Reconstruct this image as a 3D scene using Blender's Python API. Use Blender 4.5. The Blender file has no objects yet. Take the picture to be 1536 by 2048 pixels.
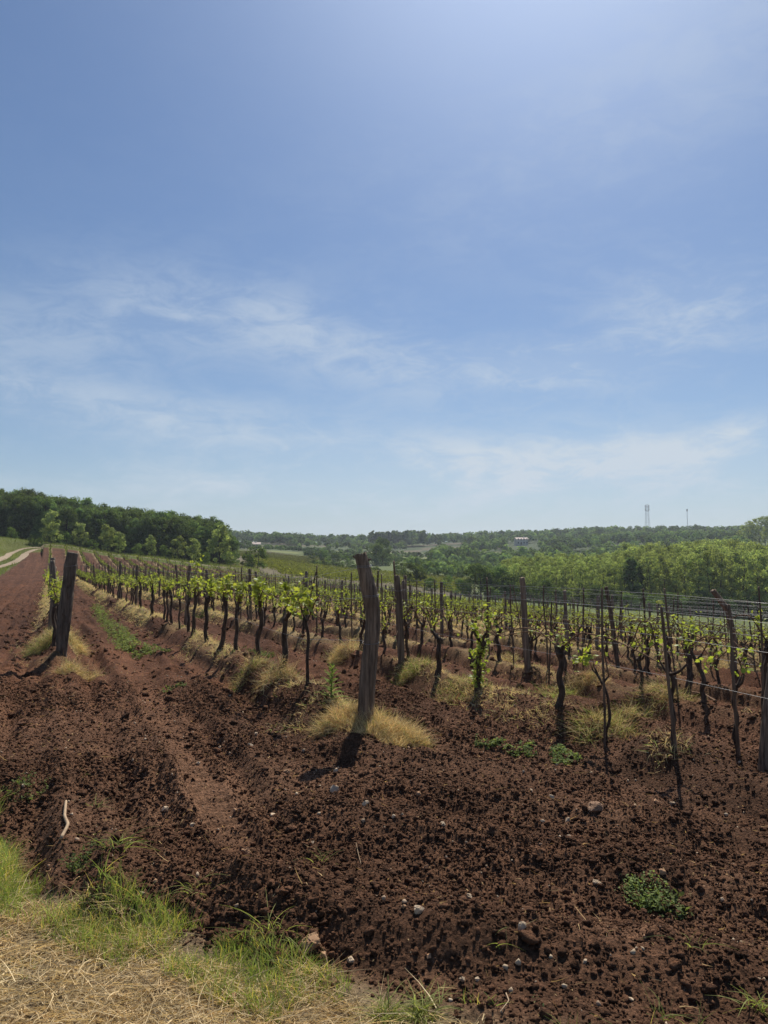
import bpy, math, random
import numpy as np
from mathutils import Vector

# ------------------------------------------------------------------ camera, sky, sun
F = 1480.0; CX = 768.0; CY = 1024.0; HOR = 1100.0; EYE = 1.6      # photograph: 1536 x 2048, focal length in its pixels
PITCH = math.atan((HOR - CY) / F)
sc = bpy.context.scene
cam_d = bpy.data.cameras.new('camera'); cam = bpy.data.objects.new('camera', cam_d)
sc.collection.objects.link(cam); sc.camera = cam
cam.location = (0, 0, EYE); cam.rotation_euler = (math.pi/2 + PITCH, 0, 0)
cam_d.sensor_fit = 'VERTICAL'; cam_d.sensor_height = 24; cam_d.lens = 24 * F / 2048
cam_d.clip_start = 0.05; cam_d.clip_end = 14000
SUN_EL = math.radians(50); SUN_AZ = math.radians(15)               # azimuth measured from +Y towards +X
sun_dir = Vector((math.sin(SUN_AZ)*math.cos(SUN_EL), math.cos(SUN_AZ)*math.cos(SUN_EL), math.sin(SUN_EL)))
sd = bpy.data.lights.new('sun', 'SUN'); sd.energy = 5.0; sd.angle = math.radians(0.55); sd.color = (1.0, 0.93, 0.81)
so = bpy.data.objects.new('sun', sd); sc.collection.objects.link(so)
so.rotation_euler = sun_dir.to_track_quat('Z', 'Y').to_euler(); so.location = (0, 0, 60)
sc.view_settings.view_transform = 'Standard'; sc.view_settings.look = 'None'
sc.view_settings.exposure = 0.15; sc.view_settings.gamma = 1.0
SKY_STRENGTH = 0.058

def raydir(px, py):
    x = (px - CX)/F; y = (CY - py)/F
    c, s = math.cos(PITCH), math.sin(PITCH)
    v = Vector((x, c - s*y, s + c*y)); return v.normalized()
def azel(px, py):
    d = raydir(px, py); return math.atan2(d.x, d.y), math.asin(d.z)

class NT:
    """short hand for node trees"""
    def __init__(s, tree): s.t = tree; s.n = tree.nodes; s.l = tree.links
    def node(s, typ, ins=None, **kw):
        n = s.n.new(typ)
        for k, v in kw.items(): setattr(n, k, v)
        if ins:
            for k, v in ins.items():
                if isinstance(v, bpy.types.NodeSocket): s.l.new(v, n.inputs[k])
                else: n.inputs[k].default_value = v
        return n
    def m(s, op, a, b=None, c=None, clamp=False):
        i = {0: a}
        if b is not None: i[1] = b
        if c is not None: i[2] = c
        return s.node('ShaderNodeMath', i, operation=op, use_clamp=clamp).outputs[0]
    def mix(s, f, a, b, mode='MIX'):
        n = s.node('ShaderNodeMix', {0: f, 6: a, 7: b}, data_type='RGBA', blend_type=mode); return n.outputs[2]
    def ramp(s, f, stops):
        n = s.node('ShaderNodeValToRGB', {0: f}); e = n.color_ramp.elements
        while len(e) < len(stops): e.new(0.5)
        for q, (p, c) in zip(e, stops):
            q.position = p; q.color = c if len(c) == 4 else (*c, 1)
        return n.outputs[0]

def build_world():
    w = bpy.data.worlds.new('World'); sc.world = w; w.use_nodes = True
    T = NT(w.node_tree); T.n.clear()
    out = T.node('ShaderNodeOutputWorld'); bg = T.node('ShaderNodeBackground', {1: SKY_STRENGTH})
    T.l.new(bg.outputs[0], out.inputs[0])
    sky = T.node('ShaderNodeTexSky', sky_type='NISHITA', sun_disc=False, sun_elevation=SUN_EL, sun_rotation=SUN_AZ,
                 air_density=1.0, dust_density=.35, ozone_density=2.0, altitude=150)
    tc = T.node('ShaderNodeTexCoord'); gen = tc.outputs['Generated']
    sp = T.node('ShaderNodeSeparateXYZ', {0: gen})
    X, Y, Z = sp.outputs
    az = T.m('ARCTAN2', X, Y); el = T.m('ARCSINE', T.m('MINIMUM', T.m('MAXIMUM', Z, -1.0), 1.0))
    # streaky cirrus pattern in azimuth / elevation
    def streak(sx, sy, rot, scale, detail, seed, dist=1.2, rough=.58):
        c = T.node('ShaderNodeCombineXYZ', {0: az, 1: el, 2: float(seed)})
        mp = T.node('ShaderNodeMapping', {0: c.outputs[0], 2: (0, 0, rot), 3: (sx, sy, 1)})
        return T.node('ShaderNodeTexNoise', {'Vector': mp.outputs[0], 'Scale': scale, 'Detail': detail, 'Roughness': rough, 'Distortion': dist}).outputs[0]
    n1 = streak(1.0, 2.6, -.20, 4.6, 10, 3.1, .5)
    n2 = streak(1.2, 3.2, -.30, 13, 9, 7.7, .8, .68)
    n3 = streak(1.0, 1.5, -.2, 2.5, 4, 1.3, .3)
    pat = T.m('ADD', T.m('MULTIPLY', n1, .6), T.m('MULTIPLY', n2, .4))
    pat = T.node('ShaderNodeMapRange', {0: pat, 1: .41, 2: .64, 3: 0.0, 4: 1.0}, interpolation_type='SMOOTHSTEP').outputs[0]
    blobs = [(600, 668, 270, 78, .72, .22), (280, 605, 190, 56, .40, .1), (90, 665, 260, 55, .5, .02),
             (1375, 600, 175, 80, .8, .0), (1060, 738, 220, 44, 1.05, .03), (430, 858, 850, 60, .85, .13),
             (1270, 925, 460, 66, 1.35, -.02), (1480, 862, 90, 24, .7, -.2), (560, 978, 340, 42, .8, .06),
             (1250, 760, 500, 110, .28, .0), (1330, 170, 560, 170, .30, -.3), (700, 990, 1100, 80, .45, 0)]
    tot = None
    for px, py, rx, ry, st, tilt in blobs:
        a0, e0 = azel(px, py); ax, ay = rx/F, ry/F
        da = T.m('SUBTRACT', az, a0); de = T.m('SUBTRACT', el, e0)
        de = T.m('ADD', de, T.m('MULTIPLY', da, tilt))
        r2 = T.m('ADD', T.m('POWER', T.m('ABSOLUTE', T.m('DIVIDE', da, ax)), 2.0), T.m('POWER', T.m('ABSOLUTE', T.m('DIVIDE', de, ay)), 2.0))
        g = T.m('MULTIPLY', T.m('EXPONENT', T.m('MULTIPLY', r2, -1.0)), st)
        tot = g if tot is None else T.m('ADD', tot, g)
    tot = T.m('ADD', tot, T.m('MULTIPLY', n3, .06))
    c_amt = T.m('MULTIPLY', T.m('ADD', T.m('MULTIPLY', pat, .70), .20), tot)
    # faint short vapour trail
    a0, e0 = azel(463, 578); a1, e1 = azel(448, 625)
    L2 = (a1-a0)**2 + (e1-e0)**2
    u = T.m('DIVIDE', T.m('ADD', T.m('MULTIPLY', T.m('SUBTRACT', az, a0), a1-a0), T.m('MULTIPLY', T.m('SUBTRACT', el, e0), e1-e0)), L2)
    uc = T.m('MINIMUM', T.m('MAXIMUM', u, 0.0), 1.0)
    dx = T.m('SUBTRACT', az, T.m('ADD', T.m('MULTIPLY', uc, a1-a0), a0)); dy = T.m('SUBTRACT', el, T.m('ADD', T.m('MULTIPLY', uc, e1-e0), e0))
    dd = T.m('SQRT', T.m('ADD', T.m('MULTIPLY', dx, dx), T.m('MULTIPLY', dy, dy)))
    trail = T.m('MULTIPLY', T.m('SUBTRACT', 1.0, T.m('DIVIDE', dd, .0011), clamp=True), T.m('SUBTRACT', .32, T.m('MULTIPLY', uc, .24)))
    c_amt = T.m('MAXIMUM', c_amt, trail)
    c_amt = T.m('MULTIPLY', c_amt, .88, clamp=True)
    hs = T.node('ShaderNodeHueSaturation', {'Hue': .5, 'Saturation': SKY_SAT, 'Value': 1.0, 'Fac': 1.0, 'Color': sky.outputs[0]})
    sk = T.mix(1.0, hs.outputs[0], SKY_TINT, 'MULTIPLY')
    # thin moist layer above the horizon and around the sun's side of the sky
    low = T.m('EXPONENT', T.m('MULTIPLY', T.m('MAXIMUM', el, 0.0), -9.0))
    sk = T.mix(T.m('MULTIPLY', low, .62), sk, HORIZON_COL)
    sdot = T.node('ShaderNodeVectorMath', {0: gen, 1: tuple(sun_dir)}, operation='DOT_PRODUCT').outputs['Value']
    glow = T.m('POWER', T.m('MAXIMUM', sdot, 0.0), 12.0)
    sk = T.mix(.06, sk, (5.5, 7.5, 10.5, 1))
    wide = T.m('POWER', T.m('MAXIMUM', sdot, 0.0), 3.5)
    sk = T.mix(T.m('MULTIPLY', wide, .10), sk, (8.0, 10.6, 16.5, 1))
    sk = T.mix(T.m('MULTIPLY', T.m('POWER', T.m('MAXIMUM', sdot, 0.0), 22.0), GLOW_AMT), sk, GLOW_COL)
    sk = T.mix(c_amt, sk, CLOUD_COL)
    T.l.new(sk, bg.inputs[0])
SKY_SAT = 1.14; SKY_TINT = (1.02, 1.10, 1.22, 1); HORIZON_COL = (5.7, 7.7, 9.6, 1); CLOUD_COL = (8.8, 10.1, 11.5, 1)
GLOW_AMT = .60; GLOW_COL = (13.5, 16.2, 21.0, 1)
build_world()

# ------------------------------------------------------------------ helpers
rng = np.random.default_rng(11); random.seed(11)
COL = sc.collection
def link(o): COL.objects.link(o); return o
def tag(o, label=None, cat=None, group=None, kind=None):
    if label: o['label'] = label
    if cat: o['category'] = cat
    if group: o['group'] = group
    if kind: o['kind'] = kind
    return o
def empty(name, loc=(0, 0, 0), rz=0.0):
    o = bpy.data.objects.new(name, None); o.empty_display_size = .1; link(o); o.location = loc; o.rotation_euler = (0, 0, rz); return o
def mesh_arrays(name, V, faces, mats=(), smooth=False, col=None, extra=None):
    """faces: list of (M,k) int arrays"""
    me = bpy.data.meshes.new(name); V = np.asarray(V, dtype=np.float32)
    me.vertices.add(len(V)); me.vertices.foreach_set('co', V.ravel())
    faces = [np.asarray(f, dtype=np.int32) for f in faces if len(f)]
    nl = sum(f.size for f in faces); nf = sum(len(f) for f in faces)
    me.loops.add(nl); me.polygons.add(nf)
    me.loops.foreach_set('vertex_index', np.concatenate([f.ravel() for f in faces]))
    tot = np.concatenate([np.full(len(f), f.shape[1], dtype=np.int32) for f in faces])
    st = np.concatenate([[0], np.cumsum(tot)[:-1]]).astype(np.int32)
    me.polygons.foreach_set('loop_start', st)
    try: me.polygons.foreach_set('loop_total', tot)
    except Exception: pass
    me.polygons.foreach_set('use_smooth', np.full(nf, bool(smooth)))
    if col is not None:
        a = me.color_attributes.new('Col', 'FLOAT_COLOR', 'POINT')
        c = np.ones((len(V), 4), dtype=np.float32); c[:, :3] = col; a.data.foreach_set('color', c.ravel())
    if extra:
        for k, v in extra.items():
            a = me.attributes.new(k, 'FLOAT', 'POINT'); a.data.foreach_set('value', np.asarray(v, dtype=np.float32))
    for m in mats: me.materials.append(m)
    me.update(calc_edges=True); me.validate()
    return me
class Soup:
    def __init__(s): s.V = []; s.F = {}; s.C = []; s.n = 0
    def add(s, V, faces, col=None):
        V = np.asarray(V, dtype=np.float64).reshape(-1, 3)
        for f in faces:
            f = np.asarray(f, dtype=np.int64)
            if len(f): s.F.setdefault(f.shape[1], []).append(f + s.n)
        s.V.append(V); s.n += len(V)
        c = np.ones((len(V), 3)) if col is None else np.broadcast_to(np.asarray(col, dtype=float), (len(V), 3))
        s.C.append(c)
    def mesh(s, name, mats, smooth=False, color=False):
        V = np.concatenate(s.V); fs = [np.concatenate(v) for v in s.F.values()]
        return mesh_arrays(name, V, fs, mats, smooth, np.concatenate(s.C) if color else None)
def obj(name, me, parent=None, loc=(0, 0, 0), rz=0.0, scale=1.0):
    o = bpy.data.objects.new(name, me); link(o); o.location = loc; o.rotation_euler = (0, 0, rz)
    o.scale = (scale,)*3 if not hasattr(scale, '__len__') else scale
    if parent: o.parent = parent
    return o
def sstep(a, b, x):
    q = np.clip((np.asarray(x, dtype=float) - a)/(b - a), 0, 1); return q*q*(3 - 2*q)
def hsh(ix, iy, seed):
    h = (ix.astype(np.int64)*374761393 + iy.astype(np.int64)*668265263 + seed*1442695041) & 0xFFFFFFFF
    h = ((h ^ (h >> 13))*1274126177) & 0xFFFFFFFF
    return ((h ^ (h >> 16)) & 0xFFFFFF)/float(0xFFFFFF)
def vnoise(x, y, seed=0):
    x = np.asarray(x, dtype=float); y = np.asarray(y, dtype=float)
    ix = np.floor(x); iy = np.floor(y); fx = x - ix; fy = y - iy
    ux = fx*fx*(3 - 2*fx); uy = fy*fy*(3 - 2*fy)
    ix = ix.astype(np.int64); iy = iy.astype(np.int64)
    a = hsh(ix, iy, seed); b = hsh(ix+1, iy, seed); c = hsh(ix, iy+1, seed); d = hsh(ix+1, iy+1, seed)
    return (a*(1-ux) + b*ux)*(1-uy) + (c*(1-ux) + d*ux)*uy
def fbm(x, y, seed=0, octv=4, g=.5):
    t = 0; a = 1; s = 0
    for i in range(octv):
        t = t + a*(vnoise(x*2**i, y*2**i, seed+i*17) - .5); s += a; a *= g
    return t/s*2
def lumps(x, y, seed, jitter=.9):
    """rounded clods: height profile of the nearest random disc, and the disc's random number"""
    ix = np.floor(x).astype(np.int64); iy = np.floor(y).astype(np.int64)
    best = np.zeros(np.shape(x))
    for dx in (-1, 0, 1):
        for dy in (-1, 0, 1):
            jx = ix + dx; jy = iy + dy
            cx = jx + .5 + (hsh(jx, jy, seed) - .5)*jitter; cy = jy + .5 + (hsh(jx, jy, seed+5) - .5)*jitter
            r = .35 + .45*hsh(jx, jy, seed+9)
            q = ((x-cx)**2 + (y-cy)**2)/(r*r)
            h = np.sqrt(np.clip(1 - q, 0, 1))*r*(hsh(jx, jy, seed+13)*.8 + .2)
            best = np.maximum(best, h)
    return best

# ------------------------------------------------------------------ terrain
TH = math.atan((CX - 100)/F); ST, CT = math.sin(TH), math.cos(TH)   # rows run towards (-sin, cos)
def st_of(x, y): return -ST*x + CT*y, CT*x + ST*y
def xy_of(s, t): return -ST*s + CT*t, CT*s + ST*t
ROWS = [0.12, 2.50] + [4.68 + 2.2*k for k in range(0, 22)]
ROW_START = {0: 12.2, 1: 6.3, 2: 3.2}
P_S = np.array([-50, 0, 7, 13, 42, 67, 89, 115, 141, 180, 260]); P_Z = np.array([0, 0, 0, -.12, -.75, -1.15, -1.15, -.3, 1.0, 2.2, 3.0])
# far ground: image height of the ground (photo pixels) by bearing and distance -> elevation table
T_PX = np.array([-1500, -500, 0, 100, 250, 480, 620, 768, 1000, 1250, 1400, 1536, 2000, 3200])
T_D = np.array([150, 180, 250, 350, 450, 600, 900, 1600, 4000])
T_Y = np.array([
 [1062, 1060, 1060, 1060, 1060, 1060, 1065], [1065, 1060, 1060, 1060, 1060, 1060, 1065], [1074, 1074, 1072, 1071, 1070, 1070, 1072],
 [1086, 1082, 1077, 1075, 1075, 1075, 1075], [1108, 1102, 1095, 1090, 1088, 1085, 1084], [1130, 1124, 1112, 1104, 1097, 1088, 1083],
 [1153, 1144, 1128, 1115, 1104, 1092, 1086], [1166, 1158, 1142, 1126, 1112, 1098, 1090], [1192, 1180, 1160, 1135, 1112, 1092, 1078],
 [1205, 1190, 1165, 1130, 1105, 1082, 1070], [1215, 1198, 1168, 1122, 1098, 1079, 1069], [1225, 1200, 1155, 1098, 1086, 1078, 1068],
 [1225, 1200, 1150, 1090, 1084, 1078, 1068], [1225, 1200, 1150, 1090, 1084, 1078, 1068]], dtype=float)
T_Z = EYE + (HOR - T_Y)/F*T_D[:7]
T_Z = np.concatenate([T_Z, T_Z[:, 6:7] - 25, T_Z[:, 6:7] - 90], 1)
def table_z(x, y):
    D = np.maximum(y, 20.0); px = CX + x/D*F
    ld = np.log(np.clip(D, 150, 4000)); LD = np.log(T_D)
    j = np.clip(np.searchsorted(LD, ld) - 1, 0, len(T_D)-2); fj = (ld - LD[j])/(LD[j+1] - LD[j])
    px = np.clip(px, T_PX[0], T_PX[-1]); i = np.clip(np.searchsorted(T_PX, px) - 1, 0, len(T_PX)-2)
    fi = (px - T_PX[i])/(T_PX[i+1] - T_PX[i]); fi = fi*fi*(3-2*fi)*.5 + fi*.5
    return (T_Z[i, j]*(1-fi) + T_Z[i+1, j]*fi)*(1-fj) + (T_Z[i, j+1]*(1-fi) + T_Z[i+1, j+1]*fi)*fj
def t_edge(s): return np.where(s > 20, -4.7 + 1.3*sstep(85, 140, s), -4.7 - .12*np.clip(20-s, 0, 40))
_YLX = np.array([-12, -6, -3, -2.3, -1.62, -.95, -.34, 0, .45, 1.2, 4, 12]); _YLY = np.array([12., 7.6, 5.3, 4.35, 3.52, 3.25, 2.92, 2.78, 2.50, 2.20, 1.8, 1.6])
def grass_edge_y(x): return np.interp(x, _YLX, _YLY)
def grassness(x, y):
    s, t = st_of(x, y)
    n = fbm(x*3.1, y*3.1, 91, 3)*.16
    a = sstep(.10, -.10, y - grass_edge_y(x) + n)
    b = sstep(.25, -.25, t - t_edge(s) + n*2.2)
    return np.maximum(a, b)
def t_max(s): return 28 + 22*sstep(28, 75, s)
def s_end(t): return 141 - .72*np.maximum(t, 0)
def in_vineyard(x, y):
    s, t = st_of(x, y)
    g = 1 - grassness(x, y)
    n = fbm(x*.5, y*.5, 8, 3)*1.2
    return g*sstep(1.0, -1.0, t - t_max(s) - 1.0 + n)*sstep(1.5, -1.5, s - s_end(t) - 1.5 + n)
def near_z(s, t):
    z = np.interp(s, P_S, P_Z)
    q = t - 3.0
    z = z - .09*np.where(q > 6, q, np.log1p(np.exp(np.clip(q, -30, 6)*1.3))/1.3)
    z = z + 4.6*sstep(-6.6, -12.5, t)*sstep(70, 125, s) + .35*sstep(-5.5, -8, t)*sstep(20, 60, s)
    return z
def H0(x, y):
    x = np.asarray(x, dtype=float); y = np.asarray(y, dtype=float)
    s, t = st_of(x, y); zn = near_z(s, t); w = sstep(108, 150, y)
    w = np.where(t < -1, np.maximum(w*0, sstep(125, 150, y)), w)
    far = table_z(x, y) + w*fbm(x*.02, y*.02, 5, 3)*1.0
    return zn*(1-w) + far*w
def berm(s, t, x, y):
    z = 0; m = np.zeros(np.shape(s))
    for k, tk in enumerate(ROWS[:16]):
        st = ROW_START.get(k, 2.0)
        d = t - tk - .05*np.sin(s*.9 + k)
        on = sstep(st-.9, st-.2, s)
        b = np.exp(-(np.abs(d)/.26)**3)
        m = np.maximum(m, b*on)
        z = z + on*(.17*b*(.55 + .9*vnoise(s*1.7, np.full(np.shape(s), k*7.3), 33)) - .045*np.exp(-((np.abs(d)-.62)/.22)**2))
    return z, m
TRACKS = [(.98, 3.2, 130, .13), (1.95, 9.5, 130, .15), (-1.5, 8.0, 130, .16), (-2.9, 10.0, 130, .16), (3.35, 9.5, 60, .15), (5.6, 9, 60, .15)]
def track_mask(s, t, y):
    m = np.zeros(np.shape(s))
    for tc, s0, s1, hw in TRACKS:
        c = tc + .06*np.sin(s*.35 + tc*3) + .10*np.sin(s*.13)
        k = 1.0 if tc in (.98, -1.5, -2.9) else .7
        m = np.maximum(m, k*sstep(hw*1.35, hw*.6, np.abs(t-c))*sstep(s0, s0+1.5, s)*sstep(s1, s1-10, s))
    return m*np.clip(.25 + 1.1*vnoise(s*1.3, t*3.5, 61), 0, 1)
def H1(x, y):
    """terrain with row berms and wheel marks, no clods"""
    x = np.asarray(x, dtype=float); y = np.asarray(y, dtype=float)
    s, t = st_of(x, y); v = in_vineyard(x, y); b, _ = berm(s, t, x, y); tr = track_mask(s, t, y)
    near = sstep(60, 35, y)
    z = H0(x, y) + v*b*sstep(100, 50, y)
    z = z + v*near*(.05*fbm(x*.9, y*.9, 21, 3) - .035*tr)
    # tilled ridges: along the rows inside the vineyard, sweeping across on the headland
    head = sstep(1.2, -.6, s - (6.2 - 2.2*np.clip(2.2 - t, 0, 3) - .35*np.clip(t - 2.5, 0, 4)))
    fur = 1.3*np.sin(t*8.6 + 1.8*fbm(s*.5, t*.8, 3, 3)) + .6*np.sin(t*23 + 2.5*fbm(s*.8, t, 6, 2))
    z = z + v*sstep(80, 50, y)*(1-head)*.036*fur*(1-tr)*(.5 + vnoise(s*.7, t*1.5, 13))
    z = z + v*near*head*.046*np.sin((y*1.0 + .34*x)*7.6 + 3.2*fbm(x*.6, y*.6, 4, 3))*(.35 + 1.1*vnoise(x*.8, y*1.4, 14))
    # raised spoil along the grass edge
    e = y - grass_edge_y(x)
    z = z + v*.07*np.exp(-((e-.45)/.3)**2)*(.5 + vnoise(x*2, y*2, 12))*sstep(8, 5, y)
    return z
def H2(x, y):
    x = np.asarray(x, dtype=float); y = np.asarray(y, dtype=float)
    s, t = st_of(x, y); v = in_vineyard(x, y); tr = track_mask(s, t, y)
    z = H1(x, y); rough = .55 + 1.0*sstep(.36, .7, vnoise(x*1.15, y*1.15, 71)*.6 + vnoise(x*3.2, y*3.2, 72)*.4)
    k = v*(1 - .7*np.clip(tr, 0, 1))*rough
    z = z + v*.10*sstep(14, 30, y)*sstep(150, 70, y)*(lumps(x*2.1, y*2.1, 201) - .2)*rough
    wx = x + .05*fbm(x*7, y*7, 41, 2); wy = y + .05*fbm(x*7, y*7, 45, 2)
    z = z + k*.036*lumps(wx*5.2, wy*5.2, 101)*sstep(80, 40, y)
    z = z + k*.019*lumps(wx*11, wy*11, 131)*sstep(26, 12, y)
    z = z + k*.012*lumps(wx*24, wy*24, 161)*sstep(13, 7, y)
    z = z + k*.020*fbm(x*13, y*13, 51, 4, .7)*sstep(30, 14, y)
    vs_ = np.clip(y/14, .55, 3.2)
    z = z + v*sstep(170, 90, y)*(.35 + .65*rough)*(1-.45*np.clip(tr, 0, 1))*vs_*(.020*(vnoise(x*61, y*61, 401) - .5) + .015*(vnoise(x*131, y*131, 402) - .5))
    # tyre tread across the first track
    c = .98 + .06*np.sin(s*.35 + .98*3) + .10*np.sin(s*.13)
    z = z + v*np.clip(tr, 0, 1)*.010*np.sin((s + .35*np.abs(t-c))*2*math.pi/.13)*sstep(18, 12, y)*(np.abs(t-c) < .25)
    z = z + (1-v)*.012*fbm(x*5, y*5, 77, 3)*sstep(30, 10, y)
    return z
def ray_ground(px, py, dmax=400):
    d = raydir(px, py); ys = np.geomspace(1.5, dmax, 4000)
    k = ys/d.y; xs = d.x*k; zs = EYE + d.z*k
    g = H1(xs, ys); i = np.argmax(zs <= g)
    if zs[i] > g[i]: i = len(ys)-1
    if i > 0:
        a = (zs[i-1]-g[i-1]); b = (g[i]-zs[i]); f = a/(a+b) if a+b > 0 else 0
        y = ys[i-1] + (ys[i]-ys[i-1])*f
    else: y = ys[0]
    x = d.x/d.y*y; return float(x), float(y), float(H1(np.array([x]), np.array([y]))[0])
def px_of(x, y, z):
    c, s = math.cos(PITCH), math.sin(PITCH); dz = z - EYE
    fw = y*c + dz*s; up = -y*s + dz*c
    return CX + F*x/fw, CY - F*up/fw
def far_pt(px, D):
    x = (px - CX)/F*D; return x, D, float(H0(np.array([x]), np.array([D]))[0])

# ------------------------------------------------------------------ materials
def new_mat(name):
    m = bpy.data.materials.new(name); m.use_nodes = True; T = NT(m.node_tree); T.n.clear()
    out = T.node('ShaderNodeOutputMaterial'); return m, T, out
def leaf_mat(name, base, base2, trans=.45, scale=6.0, use_col=False, rnd=.25, tcol=(1.15, 1.2, .55), gloss=.0):
    m, T, out = new_mat(name)
    tc = T.node('ShaderNodeNewGeometry'); n = T.node('ShaderNodeTexNoise', {'Vector': tc.outputs['Position'], 'Scale': scale, 'Detail': 3.0}).outputs[0]
    f = T.node('ShaderNodeMapRange', {0: n, 1: .3, 2: .7}).outputs[0]
    c = T.mix(f, (*base, 1), (*base2, 1))
    if use_col:
        a = T.node('ShaderNodeVertexColor', layer_name='Col'); c = T.mix(1.0, c, a.outputs[0], 'MULTIPLY')
    oi = T.node('ShaderNodeObjectInfo')
    v = T.m('ADD', T.m('MULTIPLY', oi.outputs['Random'], rnd*2), 1-rnd)
    hs = T.node('ShaderNodeHueSaturation', {'Hue': T.m('ADD', .5, T.m('MULTIPLY', T.m('SUBTRACT', oi.outputs['Random'], .5), rnd*.10)), 'Saturation': 1.0, 'Value': v, 'Color': c})
    c = hs.outputs[0]
    d = T.node('ShaderNodeBsdfDiffuse', {0: c}); tl = T.node('ShaderNodeBsdfTranslucent', {0: T.mix(1.0, c, (*tcol, 1), 'MULTIPLY')})
    ms = T.node('ShaderNodeMixShader', {0: trans, 1: d.outputs[0], 2: tl.outputs[0]})
    g = T.node('ShaderNodeBsdfGlossy', {0: (.9, .95, 1, 1), 'Roughness': .42})
    ms2 = T.node('ShaderNodeMixShader', {0: gloss, 1: ms.outputs[0], 2: g.outputs[0]})
    T.l.new(ms2.outputs[0], out.inputs[0]); return m
def rough_mat(name, c1, c2, scale=20, stretch=(1, 1, 1), bump=.4, bscale=None, rough=.9, dist=.004, c3=None, spec=.2, lo=.35, hi=.65):
    m, T, out = new_mat(name)
    tc = T.node('ShaderNodeTexCoord'); mp = T.node('ShaderNodeMapping', {0: tc.outputs['Object'], 3: stretch})
    n = T.node('ShaderNodeTexNoise', {'Vector': mp.outputs[0], 'Scale': scale, 'Detail': 8.0, 'Roughness': .65}).outputs[0]
    c = T.mix(T.node('ShaderNodeMapRange', {0: n, 1: lo, 2: hi}).outputs[0], (*c1, 1), (*c2, 1))
    if c3:
        n2 = T.node('ShaderNodeTexNoise', {'Vector': tc.outputs['Object'], 'Scale': scale*.25, 'Detail': 4.0}).outputs[0]
        c = T.mix(T.node('ShaderNodeMapRange', {0: n2, 1: .52, 2: .66}).outputs[0], c, (*c3, 1))
    oi = T.node('ShaderNodeObjectInfo')
    hs = T.node('ShaderNodeHueSaturation', {'Value': T.m('ADD', .78, T.m('MULTIPLY', oi.outputs['Random'], .44)), 'Color': c})
    p = T.node('ShaderNodeBsdfPrincipled', {'Base Color': hs.outputs[0], 'Roughness': rough, 'Specular IOR Level': spec})
    nb = T.node('ShaderNodeTexNoise', {'Vector': mp.outputs[0], 'Scale': bscale or scale*2.2, 'Detail': 8.0, 'Roughness': .7}).outputs[0]
    b = T.node('ShaderNodeBump', {'Strength': bump, 'Distance': dist, 'Height': nb}); T.l.new(b.outputs[0], p.inputs['Normal'])
    T.l.new(p.outputs[0], out.inputs[0]); return m
def ground_mat():
    m, T, out = new_mat('soil_and_turf')
    a = T.node('ShaderNodeVertexColor', layer_name='Col'); at = T.node('ShaderNodeAttribute', attribute_name='soil')
    g = T.node('ShaderNodeNewGeometry'); P = g.outputs['Position']
    n1 = T.node('ShaderNodeTexNoise', {'Vector': P, 'Scale': 2.2, 'Detail': 6.0, 'Roughness': .6}).outputs[0]
    n2 = T.node('ShaderNodeTexNoise', {'Vector': P, 'Scale': 55.0, 'Detail': 6.0, 'Roughness': .7}).outputs[0]
    n3 = T.node('ShaderNodeTexNoise', {'Vector': P, 'Scale': 260.0, 'Detail': 3.0, 'Roughness': .6}).outputs[0]
    n4 = T.node('ShaderNodeTexNoise', {'Vector': P, 'Scale': 8.0, 'Detail': 5.0, 'Roughness': .75}).outputs[0]
    n4 = T.node('ShaderNodeMapRange', {0: n4, 1: .35, 2: .65, 3: -.24, 4: .24}).outputs[0]
    n5 = T.node('ShaderNodeMapRange', {0: n2, 1: .36, 2: .64, 3: -.42, 4: .42}).outputs[0]
    n4 = T.m('ADD', n4, T.m('MULTIPLY', n5, T.m('ADD', T.m('MULTIPLY', at.outputs['Fac'], .85), .15)))
    f = T.m('ADD', T.m('ADD', T.m('ADD', T.m('MULTIPLY', n1, .55), n4), T.m('MULTIPLY', n2, .75)), T.m('MULTIPLY', n3, .6))
    c = T.mix(1.0, a.outputs[0], T.node('ShaderNodeCombineColor', {0: f, 1: f, 2: f}).outputs[0], 'MULTIPLY')
    # scattered pale grit
    v = T.node('ShaderNodeTexVoronoi', {'Vector': P, 'Scale': 42.0, 'Randomness': 1.0})
    vs = T.node('ShaderNodeSeparateColor', {0: v.outputs['Color']})
    grit = T.m('MULTIPLY', T.m('LESS_THAN', v.outputs['Distance'], .20), T.m('GREATER_THAN', vs.outputs[0], .965))
    c = T.mix(T.m('MULTIPLY', T.m('MULTIPLY', grit, at.outputs['Fac']), .8), c, (.36, .22, .14, 1))
    p = T.node('ShaderNodeBsdfPrincipled', {'Base Color': c, 'Roughness': .95, 'Specular IOR Level': .12})
    v2 = T.node('ShaderNodeTexVoronoi', {'Vector': P, 'Scale': 60.0, 'Randomness': 1.0})
    hgt = T.m('ADD', T.m('MULTIPLY', T.m('SUBTRACT', 1.0, v2.outputs['Distance']), .5), T.m('ADD', n2, T.m('MULTIPLY', n3, .5)))
    b = T.node('ShaderNodeBump', {'Strength': 1.0, 'Distance': .022, 'Height': hgt}); T.l.new(b.outputs[0], p.inputs['Normal'])
    T.l.new(p.outputs[0], out.inputs[0]); return m
SOIL = np.array((.134, .067, .038)); SOIL_DRY = np.array((.28, .152, .088))
M = {}
M['ground'] = ground_mat()
M['clod'] = rough_mat('clod_soil', (.070, .036, .027), (.165, .088, .062), 38, bump=1.0, dist=.008)
M['stone'] = rough_mat('buff_stone', (.44, .32, .21), (.60, .48, .34), 14, bump=.4, dist=.003, c3=(.30, .17, .11))
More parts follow.
